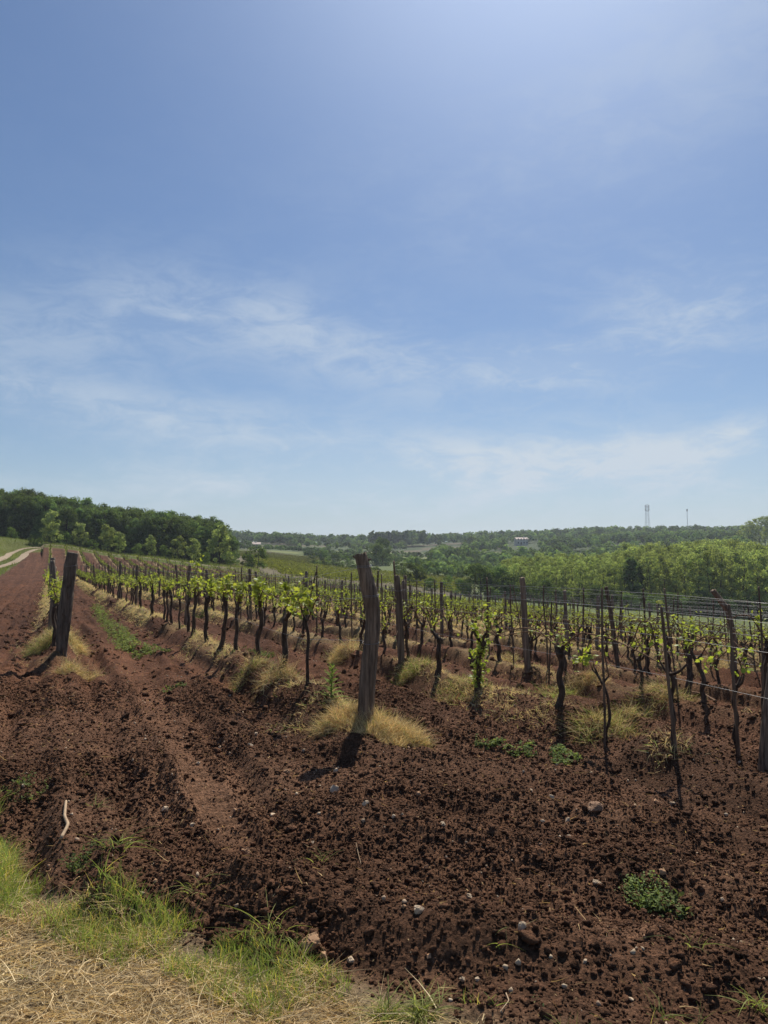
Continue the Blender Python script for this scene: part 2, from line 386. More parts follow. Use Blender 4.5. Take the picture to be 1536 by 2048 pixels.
M['redstone'] = rough_mat('ochre_stone', (.36, .20, .11), (.46, .29, .17), 12, bump=.5, dist=.004, c3=(.22, .11, .07))
M['earthstone'] = rough_mat('earthy_stone', (.20, .115, .07), (.30, .19, .12), 14, bump=.6, dist=.005, c3=(.15, .08, .05))
M['post'] = rough_mat('weathered_wood', (.075, .054, .040), (.29, .21, .145), 9, (5, 5, .35), bump=1.0, bscale=16, dist=.008, c3=(.13, .088, .06))
M['post_grey'] = rough_mat('grey_weathered_wood', (.085, .066, .052), (.27, .21, .16), 9, (5, 5, .35), bump=1.0, bscale=16, dist=.007, c3=(.09, .058, .038))
M['bark'] = rough_mat('vine_bark', (.030, .021, .016), (.115, .080, .058), 18, (2, 2, .5), bump=1.0, dist=.006)
M['cane'] = rough_mat('brown_cane', (.10, .055, .032), (.20, .12, .07), 40, bump=.2, dist=.001)
M['stake'] = rough_mat('thin_stake_wood', (.085, .055, .038), (.20, .145, .10), 14, (3, 3, .3), bump=.6, dist=.002)
M['treebark'] = rough_mat('tree_bark', (.04, .032, .025), (.10, .08, .06), 3, (1, 1, .3), bump=.6, dist=.03)
M['wire'] = rough_mat('galvanised_wire', (.17, .17, .175), (.26, .26, .27), 8, bump=.0, rough=.45, spec=.6)
M['steel'] = rough_mat('galvanised_steel', (.42, .43, .45), (.55, .55, .56), 1, bump=.0, rough=.6)
M['vineleaf'] = leaf_mat('vine_leaf', (.25, .32, .05), (.44, .46, .11), .52, 9.0, rnd=.12, gloss=.025, tcol=(1.25, 1.25, .6))
M['vineleaf_far'] = leaf_mat('vine_leaf_distant', (.20, .24, .075), (.30, .33, .11), .45, 1.0, use_col=True, rnd=.05)
M['grass'] = leaf_mat('green_grass', (.27, .30, .10), (.44, .45, .19), .45, 2.2, use_col=True, rnd=.05)
M['weed'] = leaf_mat('weed_leaf', (.14, .17, .075), (.24, .27, .12), .38, 5.0, use_col=True, rnd=.15)
M['straw'] = leaf_mat('dry_straw', (.66, .54, .33), (.80, .70, .47), .35, 3.0, use_col=True, rnd=.08, tcol=(1.1, 1.0, .7))
M['oak'] = leaf_mat('oak_leaf', (.105, .155, .062), (.18, .235, .092), .36, .35, use_col=True, rnd=.28)
M['acacia'] = leaf_mat('locust_leaf', (.27, .32, .13), (.38, .42, .19), .48, .9, use_col=True, rnd=.16)
M['bush'] = leaf_mat('shrub_leaf', (.11, .165, .055), (.18, .235, .08), .42, .5, use_col=True, rnd=.25)
M['farwood'] = leaf_mat('distant_foliage', (.155, .21, .085), (.24, .29, .12), .28, .05, use_col=True, rnd=0)
M['render_wall'] = rough_mat('cream_render', (.62, .56, .50), (.70, .65, .58), 1.5, bump=.05)
M['rooftile'] = rough_mat('clay_roof_tiles', (.50, .40, .35), (.60, .50, .44), 3, (1, 6, 1), bump=.6, dist=.05)
M['glass'] = rough_mat('dark_window', (.03, .04, .05), (.05, .06, .07), 1, bump=0, rough=.15, spec=.6)

# ------------------------------------------------------------------ ground sheet
def build_ground():
    yr = [-14, -10, -7, -5, -3.5, -2.3, -1.4, -.7, 0, .5, .9, 1.2, 1.45]
    y = 1.62
    while y < 11: yr.append(y); y *= 1.0027
    while y < 60: yr.append(y); y *= 1.0072
    while y < 2300: yr.append(y); y *= 1.019
    Y = np.array(yr)
    N = 860; u = np.linspace(-1, 1, N+1); ext = np.array([1.02, 1.05, 1.1, 1.18, 1.3, 1.5, 1.8, 2.2, 2.8, 3.6])
    U = np.concatenate([-ext[::-1], u, ext])
    Wd = .60*np.maximum(Y, 1.62) + 1.0
    X = U[None, :]*Wd[:, None]; YY = np.broadcast_to(Y[:, None], X.shape).copy()
    x = X.ravel(); y = YY.ravel(); z = H2(x, y)
    nr, nc = X.shape
    idx = np.arange(nr*nc).reshape(nr, nc)
    q = np.stack([idx[:-1, :-1], idx[:-1, 1:], idx[1:, 1:], idx[1:, :-1]], -1).reshape(-1, 4)
    # --- true surface colours
    s, t = st_of(x, y); v = in_vineyard(x, y)[:, None]; gn = grassness(x, y)
    tr = track_mask(s, t, y)[:, None]
    n_lo = vnoise(x*.6, y*.6, 300)[:, None]; n_md = vnoise(x*2.3, y*2.3, 301)[:, None]
    soil = SOIL*(1 + .25*(n_md-.5)) + (SOIL_DRY-SOIL)*(.05 + .30*np.clip(n_lo-.45, 0, 1)*2 + .2*n_md*n_md)
    fst = vnoise(s*.45, t*2.6, 350)*.6 + vnoise(s*1.6, t*6, 351)*.4
    soil = soil*(.72 + .55*fst[:, None])
    soil = soil + (SOIL_DRY*1.0 - soil)*(.42*sstep(.55, .8, vnoise(x*.9+3, y*2.2, 352))*sstep(9, 6, y))[:, None]
    soil = soil + (SOIL_DRY*1.0 - soil)*np.clip(tr, 0, 1)*(.45 - .15*sstep(15, 40, y)[:, None])
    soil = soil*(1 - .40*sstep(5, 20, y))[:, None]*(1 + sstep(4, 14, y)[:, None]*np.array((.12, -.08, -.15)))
    _, bm = berm(s, t, x, y)
    dry = np.array((.38, .28, .14)); litter = sstep(.32, .58, vnoise(s*.55, t*1.3, 77) + .12*sstep(9, 30, s))[:, None]
    soil = soil + (dry - soil)*np.clip(bm[:, None]*litter, 0, 1)*.9*sstep(6, 18, y)[:, None]
    turf = np.array((.075, .105, .034))*(.85 + .5*vnoise(x*.35, y*.35, 310)[:, None]) + np.array((.05, .03, .0))*vnoise(x*.05, y*.09, 311)[:, None]
    straw = np.array((.36, .27, .16))*(.7 + .5*n_md)
    near = sstep(6, 4.5, y)[:, None]
    turf = turf*(1-near) + straw*near
    # fields beyond the vineyard
    D = np.maximum(y, 1); px = CX + x/D*F
    far = turf.copy()
    lg = np.array((.125, .155, .060)); lg2 = np.array((.20, .22, .08)); ol = np.array((.135, .115, .072)); dk = np.array((.06, .085, .035)); br = np.array((.20, .15, .10))
    def blend(c, mask): 
        nonlocal far
        far = far + (c - far)*np.clip(mask, 0, 1)[:, None]
    cell = vnoise(px/90 + fbm(x*.01, y*.01, 9, 2), np.log(D)*9, 320)
    blend(dk, sstep(430, 470, D)); blend(lg, sstep(.62, .7, cell)*sstep(240, 260, D)*(px > 480)*(px < 900)); blend(ol, sstep(.36, .3, cell)*sstep(240, 260, D)*(px > 440)*(px < 1000))
    blend(lg, (px > 900)*sstep(35, 60, D)*sstep(190, 160, D))                   # meadow in the valley
    blend(ol*1.3, (px > 440)*sstep(960, 900, px)*sstep(118, 128, D)*sstep(236, 226, D))
    blend(ol*1.25, (px > 460)*(px < 650)*sstep(236, 246, D)*sstep(345, 335, D))
    blend(lg*1.05, sstep(610, 640, px)*(px < 1010)*sstep(262, 275, D)*sstep(405, 395, D))
    blend(lg2*1.1, sstep(535, 545, px)*sstep(605, 590, px)*sstep(385, 392, D)*sstep(430, 420, D))
    for d0_, d1_, c_ in ((418, 428, lg2*1.05), (446, 458, br*.9), (486, 500, lg2), (540, 560, lg)): blend(c_, (px > 480)*(px < 1010)*sstep(d0_-3, d0_, D)*sstep(d1_+3, d1_, D)*sstep(.35, .45, vnoise(px/120, D*0+d0_, 88)))
    blend(lg2, (px > 1490)*sstep(330, 345, D)*sstep(395, 385, D))
    blend(br, sstep(455, 465, px)*sstep(490, 480, px)*sstep(150, 155, D)*sstep(180, 170, D))
    rest = (1 - v)
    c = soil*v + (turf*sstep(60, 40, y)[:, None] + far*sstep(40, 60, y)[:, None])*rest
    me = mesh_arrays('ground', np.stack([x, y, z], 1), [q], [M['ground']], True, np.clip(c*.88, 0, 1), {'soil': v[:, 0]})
    tag(obj('ground', me), 'rolling ground of tilled red-brown vineyard soil turning to grass and fields', kind='structure')
build_ground()

def rand_rot(n, tilt=None, r=rng):
    """random rotation matrices; tilt=None: anything; else lean off the vertical by about tilt radians"""
    if tilt is None:
        q = r.normal(size=(n, 4)); q /= np.linalg.norm(q, axis=1)[:, None]
        w, x, y, z = q.T
        return np.stack([1-2*(y*y+z*z), 2*(x*y-z*w), 2*(x*z+y*w), 2*(x*y+z*w), 1-2*(x*x+z*z), 2*(y*z-x*w), 2*(x*z-y*w), 2*(y*z+x*w), 1-2*(x*x+y*y)], 1).reshape(n, 3, 3)
    a = r.uniform(0, 2*np.pi, n); b = r.normal(0, tilt, n); g = r.uniform(0, 2*np.pi, n)
    def rz(a): c, s, o, i = np.cos(a), np.sin(a), np.zeros(n), np.ones(n); return np.stack([c, -s, o, s, c, o, o, o, i], 1).reshape(n, 3, 3)
    def rx(a): c, s, o, i = np.cos(a), np.sin(a), np.zeros(n), np.ones(n); return np.stack([i, o, o, o, c, -s, o, s, c], 1).reshape(n, 3, 3)
    return rz(a) @ rx(b) @ rz(g)
def instances(base, faces, P, R, S, col=None):
    """-> V, faces, colours"""
    n, k = len(P), len(base)
    S = np.asarray(S); S = S[:, None] if S.ndim == 1 else S
    B = base[None]*S[:, None, :]
    V = np.einsum('nij,nkj->nki', R, B) + P[:, None, :]
    off = (np.arange(n)*k)[:, None, None]
    fs = [(np.asarray(f)[None] + off).reshape(-1, np.asarray(f).shape[1]) for f in faces]
    c = None if col is None else np.repeat(col, k, axis=0)
    return V.reshape(-1, 3), fs, c
def ico(sub):
    p = (1+5**.5)/2
    V = [(-1, p, 0), (1, p, 0), (-1, -p, 0), (1, -p, 0), (0, -1, p), (0, 1, p), (0, -1, -p), (0, 1, -p), (p, 0, -1), (p, 0, 1), (-p, 0, -1), (-p, 0, 1)]
    Fc = [(0, 11, 5), (0, 5, 1), (0, 1, 7), (0, 7, 10), (0, 10, 11), (1, 5, 9), (5, 11, 4), (11, 10, 2), (10, 7, 6), (7, 1, 8), (3, 9, 4), (3, 4, 2), (3, 2, 6), (3, 6, 8), (3, 8, 9), (4, 9, 5), (2, 4, 11), (6, 2, 10), (8, 6, 7), (9, 8, 1)]
    V = [np.array(v)/np.linalg.norm(v) for v in V]
    for _ in range(sub):
        cache = {}; nf = []
        def mid(a, b):
            k = (min(a, b), max(a, b))
            if k not in cache:
                m = V[a]+V[b]; V.append(m/np.linalg.norm(m)); cache[k] = len(V)-1
            return cache[k]
        for a, b, c in Fc:
            ab, bc, ca = mid(a, b), mid(b, c), mid(c, a); nf += [(a, ab, ca), (b, bc, ab), (c, ca, bc), (ab, bc, ca)]
        Fc = nf
    return np.array(V), np.array(Fc)
ICO1 = ico(1); ICO0 = ico(0); ICO3 = ico(3); ICO2 = ico(2)
def lumpy(ic, seed, amp=.25):
    V, Fc = ic; r = np.random.default_rng(seed); d = r.normal(size=(9, 3)); ph = r.uniform(0, 6, 9); fr = r.uniform(1, 3.6, 9)
    k = 1 + amp*sum(np.sin(V @ d[i]*fr[i] + ph[i]) for i in range(9))/3 + r.normal(0, amp*.30, len(V))
    return V*k[:, None]
def in_soil_view(n, d0, d1, power=1.0):
    """random ground points inside the wedge the camera can roughly see"""
    u = rng.random(n); d = (d0**power + u*(d1**power - d0**power))**(1/power)
    x = rng.uniform(-.60, .60, n)*d + rng.uniform(-.4, .4, n); return x, d

def build_clods():
    so_ = Soup()
    def put(ic, n, d0, d1, s0, s1, nv, power):
        bases = [lumpy(ic, 50+i, .42) for i in range(nv)]
        x, y = in_soil_view(n, d0, d1, power)
        s, t = st_of(x, y); tr = track_mask(s, t, y)
        dens = in_vineyard(x, y)*(1-.9*np.clip(tr, 0, 1))*(.35 + .8*sstep(.35, .75, vnoise(x*1.15, y*1.15, 71)*.6 + vnoise(x*3.2, y*3.2, 72)*.4))
        k = rng.random(n) < dens; x, y = x[k], y[k]
        z = H2(x, y); size = s0*(s1/s0)**(rng.random(len(x))**2.2)
        for i in range(nv):
            m = np.arange(len(x)) % nv == i
            S = size[m][:, None]*np.stack([rng.uniform(.75, 1.25, m.sum()), rng.uniform(.75, 1.25, m.sum()), rng.uniform(.6, .95, m.sum())], 1)
            P = np.stack([x[m], y[m], z[m] + size[m]*.22], 1)
            V, fs, _ = instances(bases[i], [ic[1]], P, rand_rot(m.sum(), .5), S)
            tone = np.repeat(rng.uniform(.65, 1.55, m.sum()), len(bases[i])); so_.add(V, fs, SOIL[None]*tone[:, None])
    put(ICO1, 46000, 2.2, 9, .005, .017, 10, 1.3)
    put(ICO2, 900, 2.3, 11, .012, .027, 8, 1.5)
    put(ICO1, 14000, 6, 34, .012, .042, 8, 1.3)
    put(ICO0, 230000, 2.1, 9.5, .0030, .0095, 10, 1.5)
    me = so_.mesh('soil_clods', [M['ground']], True, True)
    a_ = me.attributes.new('soil', 'FLOAT', 'POINT'); a_.data.foreach_set('value', np.zeros(len(me.vertices), dtype=np.float32))
    tag(obj('soil_clods', me), 'loose dark red-brown clods and crumbs lying over the tilled soil', 'soil clods', kind='stuff')
    so2 = Soup(); n = 2000; x, y = in_soil_view(n, 2.2, 16, 1.3); k = rng.random(n) < in_vineyard(x, y); x, y = x[k], y[k]
    base = lumpy(ICO0, 5, .35); size = .0038*(3.8)**(rng.random(len(x))**2.6)
    P = np.stack([x, y, H2(x, y)+size*.4], 1)
    V, fs, _ = instances(base, [ICO0[1]], P, rand_rot(len(x)), size[:, None]*np.array([[1.2, .9, .6]]))
    so2.add(V, fs)
    tag(obj('gravel', so2.mesh('gravel', [M['stone']], True)), 'small pale pebbles strewn thinly over the red soil', 'pebbles', kind='stuff')
build_clods()
def build_litter():
    n = 9000; x, y = in_soil_view(n, 2.2, 14, 1.4); k = rng.random(n) < in_vineyard(x, y)*(.3 + .9*vnoise(x*1.7, y*1.7, 640)); x, y = x[k], y[k]; n = len(x)
    P = np.stack([x, y, H2(x, y) + .008], 1); a = rng.uniform(0, 2*np.pi, n); el = rng.normal(.1, .3, n)
    Dr = np.stack([np.cos(a)*np.cos(el), np.sin(a)*np.cos(el), np.sin(el)], 1); b = unit(rng.normal(size=(n, 3)))*.9; b[:, 2] *= .4
    L = .010*(9.0**(rng.random(n)**1.8)); V, fs, kk = ribbons(P, Dr, L, rng.uniform(.0016, .0042, n)*np.where(L < .02, 1.9, 1.15), b, 3)
    c = np.array((1.0, .82, .66))[None]*rng.uniform(.35, 1.15, n)[:, None]
    s_ = Soup(); s_.add(V, fs, np.repeat(c, kk, 0))
    tag(obj('plant_litter', s_.mesh('plant_litter', [M['straw']], False, True)), 'broken straw bits and rootlets strewn over the soil', 'plant litter', kind='stuff')

# ------------------------------------------------------------------ ribbons: grass, straw
def ribbons(P, Dr, L, W, bend, nseg=3, r=rng):
    """P base, Dr unit direction, bend = vector added * (s^2) * L"""
    n = len(P); ss = np.linspace(0, 1, nseg+1)
    C = P[:, None, :] + Dr[:, None, :]*(L[:, None]*ss[None])[:, :, None] + bend[:, None, :]*(L[:, None]*ss[None]**2)[:, :, None]
    side = np.cross(Dr, r.normal(size=(n, 3))); side /= np.linalg.norm(side, axis=1)[:, None] + 1e-9
    w = (W[:, None]*(1 - .88*ss[None]**1.6))[:, :, None]*.5
    A = C - side[:, None]*w; B = C + side[:, None]*w
    V = np.stack([A, B], 2).reshape(n, -1, 3)
    k = 2*(nseg+1); f = np.array([[2*i, 2*i+1, 2*i+3, 2*i+2] for i in range(nseg)])
    Fq = (f[None] + (np.arange(n)*k)[:, None, None]).reshape(-1, 4)
    return V.reshape(-1, 3), [Fq], k
def unit(v): return v/(np.linalg.norm(v, axis=1)[:, None] + 1e-9)

build_litter()
def build_verge():
    # mown straw mat in the near left corner
    n = 120000; x = rng.uniform(-3.4, 1.6, n); y = rng.uniform(1.9, 5.6, n)
    e = y - grass_edge_y(x); fr = vnoise(x*4, y*4, 400)
    k = (e < .08 - .30*fr) & (x < .30 + .15*fr) & (np.abs(x) < .62*y + .3); x, y = x[k], y[k]; n = len(x)
    P = np.stack([x, y, H2(x, y)+rng.uniform(0, .022, n)], 1)
    a = rng.uniform(0, 2*np.pi, n); el = rng.normal(.12, .22, n)
    Dr = np.stack([np.cos(a)*np.cos(el), np.sin(a)*np.cos(el), np.sin(el)], 1)
    L = rng.uniform(.04, .15, n); bend = unit(rng.normal(size=(n, 3)))*.5; bend[:, 2] = -np.abs(bend[:, 2])*.6
    V, fs, kk = ribbons(P, Dr, L, rng.uniform(.0022, .0048, n), bend, 3)
    c = np.repeat((np.array((1., .95, .88))*rng.uniform(.55, 1.3, n)[:, None]), kk, 0)
    s_ = Soup(); s_.add(V, fs, c)
    tag(obj('cut_straw', s_.mesh('cut_straw', [M['straw']], False, True)), 'mat of pale dry mown grass at the lower left edge', 'dry grass', kind='stuff')
    # green fringe along the soil edge
    s_ = Soup()
    def fringe(n, e0, e1, l0, l1, cmul, clump, seed):
        x = rng.uniform(-3.6, 1.9, n); y = grass_edge_y(x) + rng.uniform(e0, e1, n)
        m = vnoise(x*2.1, y*2.1, seed)*.6 + vnoise(x*6.5, y*6.5, seed+3)*.4
        keep = (m > clump) & (np.abs(x) < .62*y + .3) & (rng.random(n) < sstep(1.6, .4, x)*.9 + .1)
        keep &= rng.random(n) < .35 + .65*sstep(.9, .2, x) + .4*sstep(1.0, .2, np.abs(x-.25))
        x, y = x[keep], y[keep]; n = len(x); m = m[keep]
        P = np.stack([x, y, H2(x, y)-.005], 1)
        a = rng.uniform(0, 2*np.pi, n); tl = np.abs(rng.normal(0, .32, n))
        Dr = np.stack([np.cos(a)*np.sin(tl), np.sin(a)*np.sin(tl), np.cos(tl)], 1)
        bend = np.stack([np.cos(a)*.45, np.sin(a)*.45, -np.full(n, .22)], 1)*rng.uniform(.1, 1.3, n)[:, None]
        L = rng.uniform(l0, l1, n)*(.55 + 1.3*np.clip(m-clump, 0, .5)/.5)
        V, fs, kk = ribbons(P, Dr, L, rng.uniform(.0016, .0040, n), bend, 4)
        yl = rng.random(n) < .16
        c = np.array((.85, 1., .85))[None]*rng.uniform(.6, 1.15, n)[:, None]
        c[yl] = np.array((1.9, 1.45, 1.3))
        s_.add(V, fs, np.repeat(c*cmul, kk, 0))
    fringe(24000, -.36, .06, .03, .13, 1.0, .47, 500)
    fringe(5000, -.25, .14, .09, .22, 1.05, .57, 520)
    fringe(9000, -1.5, -.4, .02, .07, .9, .55, 540)
    tag(obj('green_grass', s_.mesh('green_grass', [M['grass']], False, True)), 'fringe of fresh green grass between the mown straw and the red soil', 'grass', kind='stuff')
build_verge()

def dry_strips():
    """dead grass along the foot of the rows, and rough grass of the far verge"""
    s_ = Soup()
    for k, tk in enumerate(ROWS[:15]):
        st = ROW_START.get(k, 2.0); smax = [70, 110, 80, 60, 55, 50, 45, 40, 40, 36, 34, 32, 32, 32, 32][k]
        n = int(7500*(smax-st)/40*(1.6 if k < 4 else 1.0))
        s = st + .2 + (smax-st)*rng.random(n)**1.6; t = tk + rng.normal(0, .19, n)
        lit = vnoise(s*.55, t*1.3, 77)*.6 + vnoise(s*2.6, t*3, 78)*.4 + .10*sstep(9, 30, s)
        keep = lit > (.50 if k == 1 else .56 if k in (2, 3, 4) else .45); s, t, lit = s[keep], t[keep], lit[keep]
        x, y = xy_of(s, t); keep = (np.abs(x) < .60*y + 1.0); x, y, lit = x[keep], y[keep], lit[keep]; n = len(x)
        if n == 0: continue
        m = 3
        x = np.repeat(x, m) + rng.normal(0, .035, n*m); y = np.repeat(y, m) + rng.normal(0, .035, n*m); n *= m
        P = np.stack([x, y, H1(x, y) + .0], 1)
        a = rng.uniform(0, 2*np.pi, n); tl = np.abs(rng.normal(1.0, .45, n))
        Dr = np.stack([np.cos(a)*np.sin(tl), np.sin(a)*np.sin(tl), np.cos(tl)], 1)
        bend = unit(rng.normal(size=(n, 3)))*.5; bend[:, 2] -= .35
        sc_ = 1 + sstep(10, 45, y)*1.2
        V, fs, kk = ribbons(P, Dr, rng.uniform(.04, .13, n)*np.sqrt(sc_), rng.uniform(.003, .006, n)*sc_*sc_, bend, 3)
        gr = rng.random(n) < .13
        c = np.array((1.25, 1.2, 1.05))[None]*rng.uniform(.6, 1.2, n)[:, None]; c[gr] *= np.array((.55, .85, .5))
        s_.add(V, fs, np.repeat(c, kk, 0))
    tag(obj('dry_grass', s_.mesh('dry_grass', [M['straw']], False, True)), 'straw-coloured dead grass along the foot of the vine rows', 'dry grass', kind='stuff')
    # rough far verge on the left and beyond the end of the vineyard
    s_ = Soup(); n = 90000
    y = 25 + 150*rng.random(n)**1.2; px = rng.uniform(-120, 520, n); x = (px-CX)/F*y
    keep = (in_vineyard(x, y) < .2) & (grassness(x, y) > .0) | (y > 112)
    keep &= in_vineyard(x, y) < .2
    x, y = x[keep], y[keep]
    keep = road_dist(x, y) > .0; x, y = x[keep], y[keep]; n = len(x)
    P = np.stack([x, y, H0(x, y)-.02], 1)
    a = rng.uniform(0, 2*np.pi, n); tl = np.abs(rng.normal(0, .4, n)); Dr = np.stack([np.cos(a)*np.sin(tl), np.sin(a)*np.sin(tl), np.cos(tl)], 1)
    V, fs, kk = ribbons(P, Dr, rng.uniform(.15, .5, n)*(.5 + vnoise(x*.3, y*.3, 9)), rng.uniform(.03, .07, n), np.zeros((n, 3)), 1)
    c = np.array((.62, .66, .6))[None]*rng.uniform(.6, 1.1, n)[:, None]*(.7+.6*vnoise(x*.12, y*.12, 19))[:, None]
    s_.add(V, fs, np.repeat(c, kk, 0))
    tag(obj('verge_grass', s_.mesh('verge_grass', [M['grass']], False, True)), 'long rough grass on the bank below the wood', 'grass', kind='stuff')

# ------------------------------------------------------------------ dirt road
ROAD_PX = [(-330, 62), (-200, 68), (-110, 76), (-50, 86), (-10, 97), (18, 108), (32, 118), (38, 127), (60, 134), (110, 137), (180, 137.5), (260, 137), (360, 134), (460, 130)]
def road_line():
    pts = np.array([((px-CX)/F*D, D) for px, D in ROAD_PX]); d = np.concatenate([[0], np.cumsum(np.linalg.norm(np.diff(pts, axis=0), axis=1))])
    q = np.linspace(0, d[-1], 260); c = np.stack([np.interp(q, d, pts[:, 0]), np.interp(q, d, pts[:, 1])], 1)
    for _ in range(30): c[1:-1] = (c[:-2] + c[1:-1]*2 + c[2:])/4
    return c
ROADC = road_line()
def road_dist(x, y):
    out = np.full(len(x), 99.)
    for i in range(0, len(ROADC), 2):
        out = np.minimum(out, np.hypot(x-ROADC[i, 0], y-ROADC[i, 1]))
    return np.where(out < 2.2, np.where(out < 0.6, 1, np.where(out < 1.75, -1, 1)), 1.)
def build_road():
    tg = unit(np.gradient(ROADC, axis=0)); nm = np.stack([tg[:, 1], -tg[:, 0]], 1)
    s_ = Soup()
    for off, hw in ((-1.15, .52), (1.15, .56)):
        js = np.linspace(-1, 1, 7); n = len(ROADC); wv = hw*(1 + .25*fbm(np.arange(n)*.15, np.full(n, off*9.), 66, 3))
        wv = wv*np.where(np.arange(n) > 150, .8, 1)
        X = ROADC[:, None, :] + nm[:, None, :]*(off + js[None, :]*wv[:, None])[:, :, None]
        x, y = X[:, :, 0].ravel(), X[:, :, 1].ravel(); z = H0(x, y) + .05 - .03*np.tile(js**2, n)
        idx = np.arange(n*7).reshape(n, 7); q = np.stack([idx[:-1, :-1], idx[:-1, 1:], idx[1:, 1:], idx[1:, :-1]], -1).reshape(-1, 4)
        s_.add(np.stack([x, y, z], 1), [q])
    m = rough_mat('pale_dirt', (.30, .225, .155), (.42, .33, .235), 1.2, bump=.3, dist=.02)
    tag(obj('dirt_road', s_.mesh('dirt_road', [m], True)), 'pale two-rut dirt track curving round the end of the vineyard', kind='structure')
build_road()
dry_strips()

# ------------------------------------------------------------------ tubes
def tube(path, radii, sides=8, wob=0.0, seed=0, cap=True, jag=0.0):
    path = np.asarray(path, float); n = len(path); radii = np.broadcast_to(np.asarray(radii, float), (n,))
    tg = unit(np.gradient(path, axis=0)); ref = np.array((1., 0.05, 0.02)) if abs(tg[0, 0]) < .9 else np.array((0, 1., 0))
    r = np.random.default_rng(seed); V = []
    a = np.arange(sides)*2*np.pi/sides; groove = r.normal(0, 1, sides)
    for i in range(n):
        u = np.cross(tg[i], ref); u /= np.linalg.norm(u); v = np.cross(tg[i], u); ref = v*0 + ref
        groove = groove*.9 + r.normal(0, .4, sides)
        rr = radii[i]*(1 + wob*groove)
        p = path[i] + (np.cos(a)*rr)[:, None]*u + (np.sin(a)*rr)[:, None]*v
        if jag and i == n-1: p = p + tg[i]*r.uniform(-jag, jag, sides)[:, None]
        V.append(p)
    V = np.concatenate(V); i = np.arange(n-1)[:, None]*sides; j = np.arange(sides)[None]
    q = np.stack([i+j, i+(j+1) % sides, i+sides+(j+1) % sides, i+sides+j], -1).reshape(-1, 4); fs = [q]
    if cap:
        c0 = len(V); V = np.concatenate([V, path[:1], path[-1:] + tg[-1]*(-.3*jag)])
        jj = np.arange(sides); b = (n-1)*sides
        fs.append(np.concatenate([np.stack([(jj+1) % sides, jj, np.full(sides, c0)], 1), np.stack([b+jj, b+(jj+1) % sides, np.full(sides, c0+1)], 1)]))
    return V, fs
def interp_path(pts, n):
    """pts: rows (z or param, ...) -> smooth resample"""
    pts = np.asarray(pts, float); d = np.concatenate([[0], np.cumsum(np.linalg.norm(np.diff(pts[:, :3], axis=0), axis=1))])
    q = np.linspace(0, d[-1], n); out = np.stack([np.interp(q, d, pts[:, k]) for k in range(pts.shape[1])], 1)
    for _ in range(max(1, n//14)): out[1:-1] = (out[:-2] + 2*out[1:-1] + out[2:])/4
    return out

# ------------------------------------------------------------------ posts
def post_mesh(pts, seed, sides=26, n=44, wob=.06, jag=.012, mat='post', stubs=(), crack=0):
    p = interp_path(pts, n); s_ = Soup(); r = np.random.default_rng(seed)
    p[:, 0] += .004*np.sin(np.linspace(0, 9, n) + seed); rad = p[:, 3]*(1 + .035*np.sin(np.linspace(0, 11, n) + seed*2))
    V, fs = tube(p[:, :3], rad, sides, wob, seed, True, jag)
    for c in range(crack):                                             # long drying cracks
        j = int(r.integers(0, sides)); i0 = int(r.integers(0, n//2)); i1 = i0 + int(r.integers(n//3, n//2))
        for i in range(i0, min(i1, n)):
            cen = p[i, :3]; k = i*sides + (j + (i-i0)//16) % sides; V[k] = cen + (V[k]-cen)*.66
    s_.add(V, fs)
    for z0, ang, ln, rr in stubs:
        i = int(np.argmin(abs(p[:, 2]-z0))); c = p[i, :3]; d = np.array((math.cos(ang), math.sin(ang), .5)); d /= np.linalg.norm(d)
        b = c + d*rad[i]*.7
        V, fs = tube([b, b + d*ln*.6, b + d*ln], [rr, rr*.8, rr*.45], 8, .15, seed+5); s_.add(V, fs)
    return s_.mesh('post', [M[mat]], True)
def wire_loop(z, pts, parent, turns=2, seed=0):
    p = interp_path(pts, 60); s_ = Soup()
    i = int(np.argmin(abs(p[:, 2]-z))); c = p[i]
    a = np.linspace(0, 2*np.pi*turns, 28*turns)
    pa = np.stack([c[0] + np.cos(a)*(c[3]*1.06+.002), c[1] + np.sin(a)*(c[3]*1.06+.002), c[2] + a/(2*np.pi)*.012 + .01*np.sin(a)], 1)
    V, fs = tube(pa, .0022, 5); s_.add(V, fs)
    return obj('wire_loop', s_.mesh('wire_loop', [M['wire']], True), parent)

x, y, z = ray_ground(732, 1448)
MAIN = (x, y, z)
mp = [(0, 0, -.25, .074), (0, 0, 0, .074), (.012, 0, .35, .076), (.03, 0, .62, .075), (.048, 0, .79, .072), (.060, 0, .90, .064), (.062, 0, 1.04, .062), (.056, 0, 1.10, .068), (.026, 0, 1.24, .072), (-.014, 0, 1.40, .064), (-.050, 0, 1.545, .057)]
kz = (336/F*y)/1.552; mp = [(a*kz, b, c*kz, d*kz*.98) for a, b, c, d in mp]
e = empty('end_post', (x, y, z)); tag(e, 'thick bent weathered end post rising from straw tufts in the middle foreground', 'post')
obj('post_wood', post_mesh(mp, 3, 40, 90, .055, .012, stubs=[(1.42, math.pi, .055, .016), (1.40, 0, .045, .014)], crack=7), e)
wire_loop(1.10, mp, e); wire_loop(1.37, mp, e); wire_loop(.70, mp, e, 1)
x0, y0, z0 = ray_ground(123, 1306)
POST0 = (x0, y0, z0)
lp = [(0, 0, -.2, .080), (0, 0, 0, .080), (.03, 0, .5, .092), (.06, 0, .9, .090), (.10, 0, 1.25, .078), (.135, 0, 1.47, .070)]
e = empty('end_post', (x0, y0, z0)); tag(e, 'thick split grey end post leaning right at the head of the leftmost row', 'post')
obj('post_wood', post_mesh(lp, 8, 30, 70, .07, .006, 'post_grey', crack=9), e); wire_loop(1.28, lp, e, 1)

